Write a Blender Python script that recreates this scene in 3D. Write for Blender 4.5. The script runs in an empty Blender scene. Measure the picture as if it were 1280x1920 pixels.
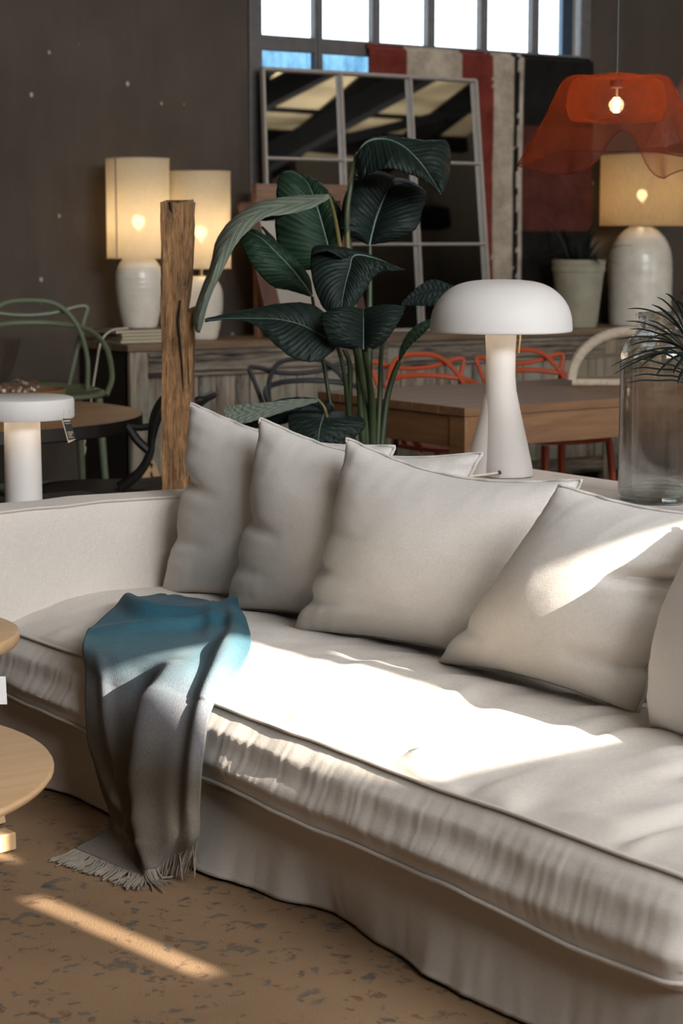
import bpy, bmesh, math, random
import numpy as np
from mathutils import Vector, Matrix, noise as mnoise
random.seed(7); rng = np.random.default_rng(7)
sc = bpy.context.scene
COL = sc.collection
# ------------------------------------------------------------------ camera
F = 3733.0; CAMH = 1.4; YAW = math.radians(35.0); PITCH = math.atan(515/F)
FW = np.array([math.sin(YAW)*math.cos(PITCH), math.cos(YAW)*math.cos(PITCH), -math.sin(PITCH)])
RT = np.array([math.cos(YAW), -math.sin(YAW), 0.0]); UP = np.cross(RT, FW)
CP = np.array([0, 0, CAMH])
def ray(x, y): return FW + RT*(x-640)/F + UP*(960-y)/F
def pz(x, y, z): d = ray(x, y); return CP + d*(z-CAMH)/d[2]       # measured spot at height z
def pY(x, y, Y): d = ray(x, y); return CP + d*Y/d[1]              # measured spot at room depth Y
def pX(x, y, X): d = ray(x, y); return CP + d*X/d[0]
def pD(x, y, D): return CP + ray(x, y)*D
cam = bpy.data.cameras.new('camera'); co = bpy.data.objects.new('camera', cam); COL.objects.link(co)
co.matrix_world = Matrix(((RT[0], UP[0], -FW[0], 0), (RT[1], UP[1], -FW[1], 0), (RT[2], UP[2], -FW[2], CAMH), (0, 0, 0, 1)))
cam.sensor_width = 36; cam.lens = 70.0; cam.clip_start = 0.05; cam.clip_end = 200
cam.dof.use_dof = True; cam.dof.focus_distance = 4.75; cam.dof.aperture_fstop = 5.6
sc.camera = co
# ------------------------------------------------------------------ sky, sun, skylight, fill lights, exposure
w = bpy.data.worlds.new('sky'); sc.world = w; w.use_nodes = True
bg = w.node_tree.nodes['Background']; bg.inputs[0].default_value = (0.80, 0.90, 1.0, 1); bg.inputs[1].default_value = 4.0
SUN = np.array([-0.12, 0.90, -0.40]); SUN /= np.linalg.norm(SUN)
sl = bpy.data.lights.new('sun', 'SUN'); sl.energy = 26.0; sl.angle = math.radians(0.25); sl.color = (1.0, 0.92, 0.80)
so = bpy.data.objects.new('sun', sl); COL.objects.link(so)
so.rotation_euler = Vector(SUN).to_track_quat('-Z', 'Y').to_euler(); so.location = (0, -8, 8)
def area(name, loc, direction, sx, sy, power, color):
    l = bpy.data.lights.new(name, 'AREA'); l.shape = 'RECTANGLE'; l.size = sx; l.size_y = sy; l.energy = power; l.color = color
    o = bpy.data.objects.new(name, l); COL.objects.link(o); o.location = loc
    o.rotation_euler = Vector(direction).to_track_quat('-Z', 'Y').to_euler(); return o
area('front_fill_light', (2.2, -3.85, 3.9), (0.0, 1, -0.25), 4.6, 1.6, 780, (0.92, 0.95, 1.0))  # added soft fill in front of the solid wall, no window here
area('front_right_fill_light', (8.5, -3.85, 2.3), (-0.15, 1, 0), 5.6, 2.0, 240, (0.96, 0.97, 1.0))  # second added fill for the background, the wall behind has no opening
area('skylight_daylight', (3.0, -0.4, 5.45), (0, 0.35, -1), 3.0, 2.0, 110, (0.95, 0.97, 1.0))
area('roof_fill_light', (13.0, -1.0, 3.3), (0, 0, 1), 3.0, 2.0, 165, (1.0, 0.90, 0.74))  # unseen lamp added to brighten the ceiling that the mirror reflects
area('left_fill_light', (-5.3, 3.0, 2.6), (1, 0.1, -0.05), 3.0, 2.2, 5, (1.0, 0.95, 0.88))  # weak added fill from the left, no window in that wall
sc.view_settings.view_transform = 'Standard'; sc.view_settings.look = 'None'
sc.view_settings.gamma = 1.0; sc.view_settings.use_curve_mapping = False
sc.view_settings.exposure = 0.0
# ------------------------------------------------------------------ materials
def srgb(*c): return tuple(((v/255)/12.92 if v/255 <= .04045 else ((v/255+.055)/1.055)**2.4) for v in c)
def nt(name):
    m = bpy.data.materials.new(name); m.use_nodes = True; t = m.node_tree
    return m, t, t.nodes['Principled BSDF'], t.nodes['Material Output']
def N(t, kind, **kw):
    n = t.nodes.new(kind)
    for k, v in kw.items():
        if k.startswith('i_'): n.inputs[k[2:].replace('_', ' ')].default_value = v
        else: setattr(n, k, v)
    return n
def coords(t, scale=(1, 1, 1), rot=(0, 0, 0)):
    tc = N(t, 'ShaderNodeTexCoord'); mp = N(t, 'ShaderNodeMapping'); mp.inputs['Scale'].default_value = scale; mp.inputs['Rotation'].default_value = rot
    t.links.new(tc.outputs['Object'], mp.inputs['Vector']); return mp.outputs[0]
def noise(t, vec, scale, detail=4, rough=.55):
    n = N(t, 'ShaderNodeTexNoise'); n.inputs['Scale'].default_value = scale; n.inputs['Detail'].default_value = detail; n.inputs['Roughness'].default_value = rough
    t.links.new(vec, n.inputs['Vector']); return n.outputs[0]
def ramp(t, fac, stops):
    r = N(t, 'ShaderNodeValToRGB'); e = r.color_ramp.elements
    while len(e) < len(stops): e.new(0.5)
    for k, (p, c) in enumerate(stops): e[k].position = p; e[k].color = (*c, 1) if len(c) == 3 else c
    t.links.new(fac, r.inputs[0]); return r.outputs[0]
def mixc(t, fac, a, b, mode='MIX'):
    m = N(t, 'ShaderNodeMix', data_type='RGBA', blend_type=mode)
    for s, v in ((0, fac), (6, a), (7, b)):
        if hasattr(v, 'links'): t.links.new(v, m.inputs[s])
        else: m.inputs[s].default_value = v if s == 0 else (*v, 1)
    return m.outputs[2]
def bump(t, p, h, strength, dist=.01):
    b = N(t, 'ShaderNodeBump'); b.inputs['Strength'].default_value = strength; b.inputs['Distance'].default_value = dist
    t.links.new(h, b.inputs['Height']); t.links.new(b.outputs[0], p.inputs['Normal']); return b
def plain(name, col, rough=.6, var=.12, vscale=12, bstr=.15, bscale=180, stretch=(1, 1, 1), metal=0, spec=.5):
    m, t, p, o = nt(name); c = coords(t, stretch)
    lo = tuple(v*(1-var) for v in col); hi = tuple(min(1, v*(1+var)) for v in col)
    t.links.new(ramp(t, noise(t, c, vscale), [(.3, lo), (.7, hi)]), p.inputs['Base Color'])
    p.inputs['Roughness'].default_value = rough; p.inputs['Metallic'].default_value = metal; p.inputs['Specular IOR Level'].default_value = spec
    if bstr: bump(t, p, noise(t, c, bscale, 2), bstr, .002)
    return m
def linen(name, col, var=.05):
    m, t, p, o = nt(name); c = coords(t)
    a = noise(t, coords(t, (1, 1, 14)), 90, 3); b = noise(t, coords(t, (14, 14, 1)), 60, 3)
    s = N(t, 'ShaderNodeMath', operation='ADD'); t.links.new(a, s.inputs[0]); t.links.new(b, s.inputs[1])
    s2 = N(t, 'ShaderNodeMath', operation='MULTIPLY'); t.links.new(s.outputs[0], s2.inputs[0]); s2.inputs[1].default_value = .5
    base = ramp(t, s2.outputs[0], [(.35, tuple(v*(1-3.2*var) for v in col)), (.65, tuple(min(1, v*(1+var)) for v in col))])
    big = ramp(t, noise(t, c, 3.5, 2), [(.3, (.93, .93, .93)), (.7, (1, 1, 1))])
    t.links.new(mixc(t, 1.0, base, big, 'MULTIPLY'), p.inputs['Base Color'])
    p.inputs['Roughness'].default_value = .92; p.inputs['Specular IOR Level'].default_value = .15
    p.inputs['Sheen Weight'].default_value = .15; p.inputs['Sheen Roughness'].default_value = .5
    bump(t, p, s2.outputs[0], .4, .0025); return m
def wood(name, dark, light, axis='x', scale=7, rough=.55, bstr=.3, contrast=(.3, .7), patches=None):
    m, t, p, o = nt(name)
    st = {'x': (.09, 1, 1), 'y': (1, .09, 1), 'z': (1, 1, .09)}[axis]
    c = coords(t, st); n1 = noise(t, c, scale*3, 6, .65); n2 = noise(t, c, scale*11, 3, .6)
    s = mixc(t, .4, n1, n2)
    colr = ramp(t, s, [(contrast[0], dark), (contrast[1], light)])
    if patches:
        k = ramp(t, noise(t, coords(t, tuple(v*.5+.2 for v in st)), scale*2.2, 5, .7), [(.47, (0, 0, 0)), (.6, (1, 1, 1))])
        colr = mixc(t, k, colr, patches)
    t.links.new(colr, p.inputs['Base Color']); p.inputs['Roughness'].default_value = rough
    bump(t, p, s, bstr, .004); return m
def glass(name, tint=(.93, .96, .95), ior=1.45, streaks=0.0, edge=.25):
    m, t, p, o = nt(name); t.nodes.remove(p)
    tr = N(t, 'ShaderNodeBsdfTransparent'); tr.inputs[0].default_value = (*tint, 1)
    gl = N(t, 'ShaderNodeBsdfGlossy'); gl.inputs['Roughness'].default_value = .03
    fr = N(t, 'ShaderNodeLayerWeight'); fr.inputs[0].default_value = .3
    mx = N(t, 'ShaderNodeMixShader'); t.links.new(ramp(t, fr.outputs['Facing'], [(0, (.06,)*3), (.6, (.11,)*3), (.85, (.3,)*3), (1, (.8,)*3)]), mx.inputs[0]); t.links.new(tr.outputs[0], mx.inputs[1]); t.links.new(gl.outputs[0], mx.inputs[2])
    if streaks:
        t.links.new(ramp(t, fr.outputs['Facing'], [(0, tint), (.7, tuple(v*.93 for v in tint)), (.9, tuple(v*(.4+.6*edge) for v in tint)), (1, tuple(v*edge for v in tint))]), tr.inputs[0])
        b = N(t, 'ShaderNodeBump'); b.inputs['Strength'].default_value = streaks; b.inputs['Distance'].default_value = .01
        t.links.new(noise(t, coords(t, (1, 1, .12)), 22, 2), b.inputs['Height'])
        t.links.new(b.outputs[0], gl.inputs['Normal']); t.links.new(b.outputs[0], fr.inputs['Normal'])
    t.links.new(mx.outputs[0], o.inputs[0]); return m
def refract(name, col=(1, 1, 1), rough=0.0, ior=1.3):
    m, t, p, o = nt(name); p.inputs['Transmission Weight'].default_value = 1; p.inputs['Roughness'].default_value = rough
    p.inputs['Base Color'].default_value = (*col, 1); p.inputs['IOR'].default_value = ior
    bump(t, p, noise(t, coords(t, (1, 1, .06)), 14, 2), .10, .01); return m
def emit(name, col, strength):
    m, t, p, o = nt(name); p.inputs['Base Color'].default_value = (*col, 1)
    p.inputs['Emission Color'].default_value = (*col, 1); p.inputs['Emission Strength'].default_value = strength; return m
def shade_cloth(name, col, weave=120, transp=.06, slub=.25):
    m, t, p, o = nt(name); t.nodes.remove(p)
    a = noise(t, coords(t, (1, 1, 10)), weave, 3); b = noise(t, coords(t, (8, 8, .6)), weave*.6, 3)
    s = mixc(t, .5, a, b)
    cc = ramp(t, s, [(.3, tuple(v*(1-slub) for v in col)), (.7, col)])
    df = N(t, 'ShaderNodeBsdfDiffuse'); tl = N(t, 'ShaderNodeBsdfTranslucent'); tp = N(t, 'ShaderNodeBsdfTransparent')
    t.links.new(cc, df.inputs[0]); t.links.new(cc, tl.inputs[0])
    m1 = N(t, 'ShaderNodeMixShader'); m1.inputs[0].default_value = .55; t.links.new(df.outputs[0], m1.inputs[1]); t.links.new(tl.outputs[0], m1.inputs[2])
    m2 = N(t, 'ShaderNodeMixShader'); m2.inputs[0].default_value = transp; t.links.new(m1.outputs[0], m2.inputs[1]); t.links.new(tp.outputs[0], m2.inputs[2])
    t.links.new(m2.outputs[0], o.inputs[0]); return m
def vcol(name, rough=.95, amp=.3, scale=9, bstr=.4):
    m, t, p, o = nt(name); at = N(t, 'ShaderNodeVertexColor', layer_name='Col')
    c = coords(t); k = ramp(t, noise(t, c, scale, 6, .7), [(.3, (1-amp,)*3), (.72, (1+amp*.4,)*3)])
    t.links.new(mixc(t, 1.0, at.outputs[0], k, 'MULTIPLY'), p.inputs['Base Color']); p.inputs['Roughness'].default_value = rough
    p.inputs['Specular IOR Level'].default_value = .1
    bump(t, p, noise(t, c, 120, 2), bstr, .006); return m
M = {}
M['linen'] = linen('sofa_linen', (.64, .58, .515)); M['linen_pillow'] = linen('cushion_linen', (.66, .615, .565)); M['linen_white'] = linen('white_cushion_cotton', (.74, .71, .69), .03)
M['piping'] = linen('piping_linen', (.60, .54, .475)); M['skirt'] = linen('skirt_linen', (.60, .54, .475))
M['white'] = plain('white_powder_coat', (.63, .595, .56), .6, .03, 8, .12, 400)
M['plaster'] = None
M['ceramic'] = plain('crackle_ceramic', (.72, .655, .54), .28, .10, 14, .06, 60)
M['pot'] = plain('glazed_pot', (.34, .31, .22), .4, .14, 10, .1, 60)
M['shade'] = shade_cloth('linen_lampshade', (.84, .74, .56), 110, .05)
M['shade_raffia'] = shade_cloth('raffia_lampshade', (.66, .49, .28), 60, .05, .4)
M['beam'] = wood('old_oak', (.022, .010, .005), (.36, .185, .070), 'z', 22, .85, 1.3, (.34, .66))
M['side'] = wood('distressed_sideboard', (.035, .026, .020), (.42, .33, .24), 'z', 4, .75, .6, (.38, .62), (.26, .25, .195))
M['side_rail'] = wood('distressed_rail', (.016, .012, .009), (.36, .285, .21), 'x', 6, .75, .5, (.38, .66))
M['side_top'] = wood('sideboard_top', (.09, .055, .03), (.26, .17, .095), 'x', 5, .6, .3)
M['table'] = wood('dining_oak', (.12, .055, .024), (.32, .17, .078), 'x', 4, .5, .12, (.3, .75))
M['table_y'] = wood('dining_oak_end', (.13, .055, .020), (.30, .145, .058), 'y', 4, .5, .12, (.3, .75))
M['round'] = wood('round_table_oak', (.24, .125, .05), (.43, .235, .10), 'x', 5, .5, .1, (.3, .72))
M['coffee'] = wood('pale_oak', (.42, .255, .125), (.60, .39, .215), 'x', 3, .5, .08, (.25, .75))
M['dark'] = plain('dark_stain', (.022, .016, .012), .5, .2, 20)
M['blackplastic'] = plain('black_plastic', (.020, .018, .017), .45, .1, 20, .05)
M['brownplastic'] = plain('charcoal_seat', (.045, .036, .032), .6, .1, 20, .05)
M['green'] = plain('sage_plastic', (.125, .145, .082), .45, .06, 10, .03)
M['orange'] = plain('orange_plastic', (.48, .075, .022), .45, .06, 10, .03)
M['charcoal'] = plain('charcoal_plastic', (.028, .028, .03), .45, .06, 10, .03)
M['frame'] = plain('window_steel', (.115, .105, .10), .6, .15, 20)
M['mirrorframe'] = plain('pale_metal', (.36, .31, .265), .5, .08, 20, .05, 100)
M['mirror'] = plain('mirror_silver', (.86, .86, .84), .015, 0, 5, 0, metal=1)
M['frost'] = refract('frosted_pane', (.25, .42, .58), .4)
_t = M['frost'].node_tree; _t.links.new(ramp(_t, noise(_t, coords(_t, (1, 1, .4)), 14, 5, .7), [(.3, (.025, .075, .13)), (.7, (.16, .30, .40))]), _t.nodes['Principled BSDF'].inputs['Base Color'])
M['glass'] = glass('clear_glass', (.96, .97, .97), 1.25); M['jar'] = glass('jar_glass', (.955, .96, .95), 1.5, .5); M['bowl'] = glass('smoked_glass', (.84, .77, .71), 1.5, .4)
def mixglass(name, tint, f):
    m = refract(name, (.98, .99, .98), 0, 1.4); t = m.node_tree; p = t.nodes['Principled BSDF']; o = t.nodes['Material Output']
    tr = N(t, 'ShaderNodeBsdfTransparent'); tr.inputs[0].default_value = (*tint, 1); mx = N(t, 'ShaderNodeMixShader'); mx.inputs[0].default_value = f
    t.links.new(tr.outputs[0], mx.inputs[1]); t.links.new(p.outputs[0], mx.inputs[2]); t.links.new(mx.outputs[0], o.inputs[0]); return m
M['jar'] = mixglass('jar_glass', (.97, .98, .97), .55); M['bowl'] = glass('smoked_glass', (.975, .95, .935), 1.5, .7, .75)
M['bead'] = refract('crystal', (1, .92, .84), 0, 1.5)
M['brass'] = plain('brass', (.75, .55, .28), .3, .05, 20, 0, metal=1)
M['paper'] = plain('white_paper', (.80, .80, .80), .8, .02, 20, 0)
M['cable'] = plain('cream_cable', (.62, .54, .43), .6, .05, 20, 0); M['blackcable'] = plain('dark_cable', (.05, .05, .05), .6, .05, 20, 0)
M['fil'] = emit('glowing_filament', (1.0, .66, .30), 30); M['bulb'] = emit('lit_bulb', (1.0, .72, .38), 22)
M['redwood'] = wood('mahogany', (.05, .018, .010), (.16, .06, .03), 'z', 6, .5, .1); M['plank'] = wood('raw_plank', (.12, .06, .035), (.33, .19, .12), 'x', 6, .8, .3)
M['book'] = plain('paper_edges', (.52, .44, .30), .8, .1, 60, .3, 200, (1, 1, 12))
M['bookcover'] = plain('book_cover', (.20, .16, .11), .6, .08, 30)
M['straw'] = plain('pale_straw', (.50, .41, .31), .9, .2, 60, .6, 120); M['rattan'] = plain('rattan', (.36, .24, .13), .8, .2, 60, .6, 120)
M['soil'] = plain('soil', (.02, .015, .01), 1, .3, 60, .5, 60)
M['stem'] = plain('stem_green', (.030, .045, .016), .5, .25, 6, .05); M['stem_y'] = plain('stem_olive', (.115, .095, .028), .5, .2, 8, .05)
M['midrib'] = plain('midrib_pale', (.09, .14, .105), .5, .1, 10, 0)
M['needle'] = plain('needle_leaf', (.006, .012, .010), .5, .25, 10, .05)
M['potdark'] = plain('dark_planter', (.05, .045, .04), .7, .2, 10)
M['steel'] = plain('dark_roof_steel', (.0035, .004, .0055), .8, .2, 5, spec=.1)
def leafmat(name, c1, c2, rough=.42):
    m, t, p, o = nt(name); uv = N(t, 'ShaderNodeUVMap'); sp = N(t, 'ShaderNodeSeparateXYZ'); t.links.new(uv.outputs[0], sp.inputs[0])
    ab = N(t, 'ShaderNodeMath', operation='ABSOLUTE'); t.links.new(sp.outputs[0], ab.inputs[0])
    ma = N(t, 'ShaderNodeMath', operation='MULTIPLY_ADD'); t.links.new(ab.outputs[0], ma.inputs[0]); ma.inputs[1].default_value = -.22; t.links.new(sp.outputs[1], ma.inputs[2])
    mu = N(t, 'ShaderNodeMath', operation='MULTIPLY'); t.links.new(ma.outputs[0], mu.inputs[0]); mu.inputs[1].default_value = 150
    sn = N(t, 'ShaderNodeMath', operation='SINE'); t.links.new(mu.outputs[0], sn.inputs[0])
    mu2 = N(t, 'ShaderNodeMath', operation='MULTIPLY'); t.links.new(ma.outputs[0], mu2.inputs[0]); mu2.inputs[1].default_value = 61
    sn2 = N(t, 'ShaderNodeMath', operation='SINE'); t.links.new(mu2.outputs[0], sn2.inputs[0])
    s = N(t, 'ShaderNodeMath', operation='ADD'); t.links.new(sn.outputs[0], s.inputs[0]); t.links.new(sn2.outputs[0], s.inputs[1])
    f = N(t, 'ShaderNodeMapRange'); t.links.new(s.outputs[0], f.inputs[0]); f.inputs[1].default_value = -2; f.inputs[2].default_value = 2
    big = noise(t, coords(t), 9, 3); k = mixc(t, .4, f.outputs[0], big)
    t.links.new(ramp(t, k, [(.25, c1), (.8, c2)]), p.inputs['Base Color']); p.inputs['Roughness'].default_value = rough
    p.inputs['Specular IOR Level'].default_value = .2
    bump(t, p, s.outputs[0], .28, .004); return m
M['leaf'] = leafmat('leaf_dark', (.0055, .011, .009), (.0125, .022, .017), .55); M['leaf_mid'] = leafmat('leaf_green', (.009, .024, .012), (.020, .046, .024), .55)
M['leaf_pale'] = leafmat('leaf_underside', (.085, .105, .078), (.21, .235, .18), .7)
def wallmat():
    m, t, p, o = nt('dark_plaster_wall'); c = coords(t)
    a = ramp(t, noise(t, c, 1.1, 5, .6), [(.3, (.064, .049, .038)), (.7, (.092, .073, .057))])
    b = ramp(t, noise(t, coords(t, (1.6, 1, .35)), 2.2, 6, .7), [(.35, (.86, .86, .86)), (.65, (1.06, 1.06, 1.06))])
    v = N(t, 'ShaderNodeTexVoronoi'); v.inputs['Scale'].default_value = 7.5; t.links.new(coords(t, (1, 1, .8)), v.inputs['Vector'])
    fl = ramp(t, v.outputs['Distance'], [(.05, (1, 1, 1)), (.09, (0, 0, 0))])
    msk = ramp(t, noise(t, c, .9, 2), [(.47, (0, 0, 0)), (.56, (1, 1, 1))])
    col = mixc(t, 1.0, a, b, 'MULTIPLY'); k = mixc(t, 1.0, fl, msk, 'MULTIPLY')
    t.links.new(mixc(t, k, col, (.42, .38, .30)), p.inputs['Base Color']); p.inputs['Roughness'].default_value = .85; p.inputs['Specular IOR Level'].default_value = .2
    bump(t, p, noise(t, c, 9, 6, .6), .25, .02); return m
M['wall'] = wallmat()
def rugmat():
    m, t, p, o = nt('faded_floral_rug'); c = coords(t)
    wc = N(t, 'ShaderNodeVectorMath', operation='ADD'); nz = N(t, 'ShaderNodeTexNoise'); nz.inputs['Scale'].default_value = 22; t.links.new(c, nz.inputs[0])
    sc_ = N(t, 'ShaderNodeVectorMath', operation='SCALE'); t.links.new(nz.outputs[1], sc_.inputs[0]); sc_.inputs['Scale'].default_value = .05
    t.links.new(c, wc.inputs[0]); t.links.new(sc_.outputs[0], wc.inputs[1])
    base = ramp(t, noise(t, c, 2.2, 4), [(.3, (.180, .114, .065)), (.7, (.245, .158, .093))])
    def marks(scale, lo, hi, thr, seed):
        v = N(t, 'ShaderNodeTexVoronoi'); v.inputs['Scale'].default_value = scale; v.inputs['Randomness'].default_value = .9
        mp = N(t, 'ShaderNodeMapping'); mp.inputs['Location'].default_value = (seed, seed*2, 0); t.links.new(wc.outputs[0], mp.inputs[0]); t.links.new(mp.outputs[0], v.inputs['Vector'])
        r = ramp(t, v.outputs['Distance'], [(max(0, lo-.06), (0, 0, 0)), (lo, (1, 1, 1)), (hi, (1, 1, 1)), (hi+.05, (0, 0, 0))]) if lo > 0 else ramp(t, v.outputs['Distance'], [(hi, (1, 1, 1)), (hi+.06, (0, 0, 0))])
        k = ramp(t, noise(t, mp.outputs[0], scale*1.9, 3, .7), [(thr, (0, 0, 0)), (thr+.05, (1, 1, 1))])
        return mixc(t, 1.0, r, k, 'MULTIPLY')
    def fade(mk, f): return mixc(t, 1.0, mk, (f, f, f), 'MULTIPLY')
    col = mixc(t, fade(marks(8, .27, .34, .52, 1.3), .6), base, (.062, .068, .066))
    col = mixc(t, fade(marks(15, 0, .19, .50, 4.1), .7), col, (.048, .058, .060))
    col = mixc(t, fade(marks(19, 0, .20, .51, 8.7), .6), col, (.085, .038, .024))
    col = mixc(t, fade(marks(11, .23, .29, .54, 2.6), .55), col, (.085, .040, .026))
    t.links.new(col, p.inputs['Base Color']); p.inputs['Roughness'].default_value = 1; p.inputs['Specular IOR Level'].default_value = .05
    bump(t, p, noise(t, c, 260, 2), .5, .004); return m
M['rug'] = rugmat(); M['kilim'] = vcol('patchwork_wool', .95, .45, 7, .5)
M['ceiling'] = plain('beige_roof_boards', (.60, .51, .36), .8, .1, 2, .1); M['floor'] = plain('concrete', (.10, .085, .07), .7, .2, 3); M['offwall'] = plain('room_plaster', (.075, .065, .055), .9, .1, 3)
M['outside'] = plain('neighbour_wall', (.10, .15, .22), .9, .1, 3)
M['console'] = wood('worn_white_paint', (.50, .44, .41), (.70, .64, .60), 'y', 4, .7, .3, (.3, .7), None)
def consolemat():
    m, t, p, o = nt('worn_white_paint'); n1 = noise(t, coords(t, (1, .14, 1)), 26, 6, .7); n2 = noise(t, coords(t, (1, .3, 1)), 5, 4, .6)
    k = ramp(t, mixc(t, .35, n1, n2), [(.36, (0, 0, 0)), (.43, (1, 1, 1))])
    t.links.new(mixc(t, k, (.20, .13, .085), (.66, .60, .57)), p.inputs['Base Color']); p.inputs['Roughness'].default_value = .7; bump(t, p, k, .3, .003); return m
M['console'] = consolemat()
def throwmat():
    m, t, p, o = nt('ombre_wool'); uv = N(t, 'ShaderNodeUVMap'); sp = N(t, 'ShaderNodeSeparateXYZ'); t.links.new(uv.outputs[0], sp.inputs[0])
    nz = noise(t, coords(t), 14, 3); a = N(t, 'ShaderNodeMath', operation='MULTIPLY_ADD'); t.links.new(nz, a.inputs[0]); a.inputs[1].default_value = .10; t.links.new(sp.outputs[1], a.inputs[2])
    b = N(t, 'ShaderNodeMath', operation='SUBTRACT'); t.links.new(a.outputs[0], b.inputs[0]); b.inputs[1].default_value = .05
    col = ramp(t, b.outputs[0], [(.0, (.018, .065, .085)), (.18, (.022, .082, .118)), (.32, (.052, .130, .160)), (.43, (.115, .165, .19)), (.54, (.155, .155, .168)), (.70, (.125, .107, .078)), (.86, (.142, .121, .090)), (1.0, (.150, .126, .106))])
    fz = ramp(t, noise(t, coords(t), 160, 3, .7), [(.3, (.82, .82, .82)), (.7, (1.08, 1.08, 1.08))])
    t.links.new(mixc(t, 1.0, col, fz, 'MULTIPLY'), p.inputs['Base Color']); p.inputs['Roughness'].default_value = .95; p.inputs['Specular IOR Level'].default_value = .1
    p.inputs['Sheen Weight'].default_value = .06; bump(t, p, noise(t, coords(t), 300, 2), .35, .003); return m
M['throw'] = throwmat(); M['fringe'] = plain('taupe_yarn', (.20, .168, .130), .95, .2, 30, 0)
def meshcloth(name, col, alpha):
    m, t, p, o = nt(name); t.nodes.remove(p); df = N(t, 'ShaderNodeBsdfDiffuse'); tl = N(t, 'ShaderNodeBsdfTranslucent'); tp = N(t, 'ShaderNodeBsdfTransparent')
    c = ramp(t, noise(t, coords(t), 40, 3), [(.3, tuple(v*.7 for v in col)), (.7, col)])
    t.links.new(c, df.inputs[0]); t.links.new(c, tl.inputs[0])
    m1 = N(t, 'ShaderNodeMixShader'); m1.inputs[0].default_value = .5; t.links.new(df.outputs[0], m1.inputs[1]); t.links.new(tl.outputs[0], m1.inputs[2])
    lw = N(t, 'ShaderNodeLayerWeight'); lw.inputs[0].default_value = .35
    mr = N(t, 'ShaderNodeMapRange'); t.links.new(lw.outputs['Facing'], mr.inputs[0]); mr.inputs[3].default_value = alpha; mr.inputs[4].default_value = min(1, alpha+.62)
    m2 = N(t, 'ShaderNodeMixShader'); t.links.new(mr.outputs[0], m2.inputs[0]); t.links.new(tp.outputs[0], m2.inputs[1]); t.links.new(m1.outputs[0], m2.inputs[2])
    t.links.new(m2.outputs[0], o.inputs[0]); return m
M['orange_mesh'] = meshcloth('orange_wire_mesh', (.32, .06, .022), .27); M['pink_mesh'] = meshcloth('pale_wire_mesh', (.55, .36, .30), .5)
M['straw_mesh'] = meshcloth('open_straw_weave', (.42, .34, .22), .40)
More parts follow.
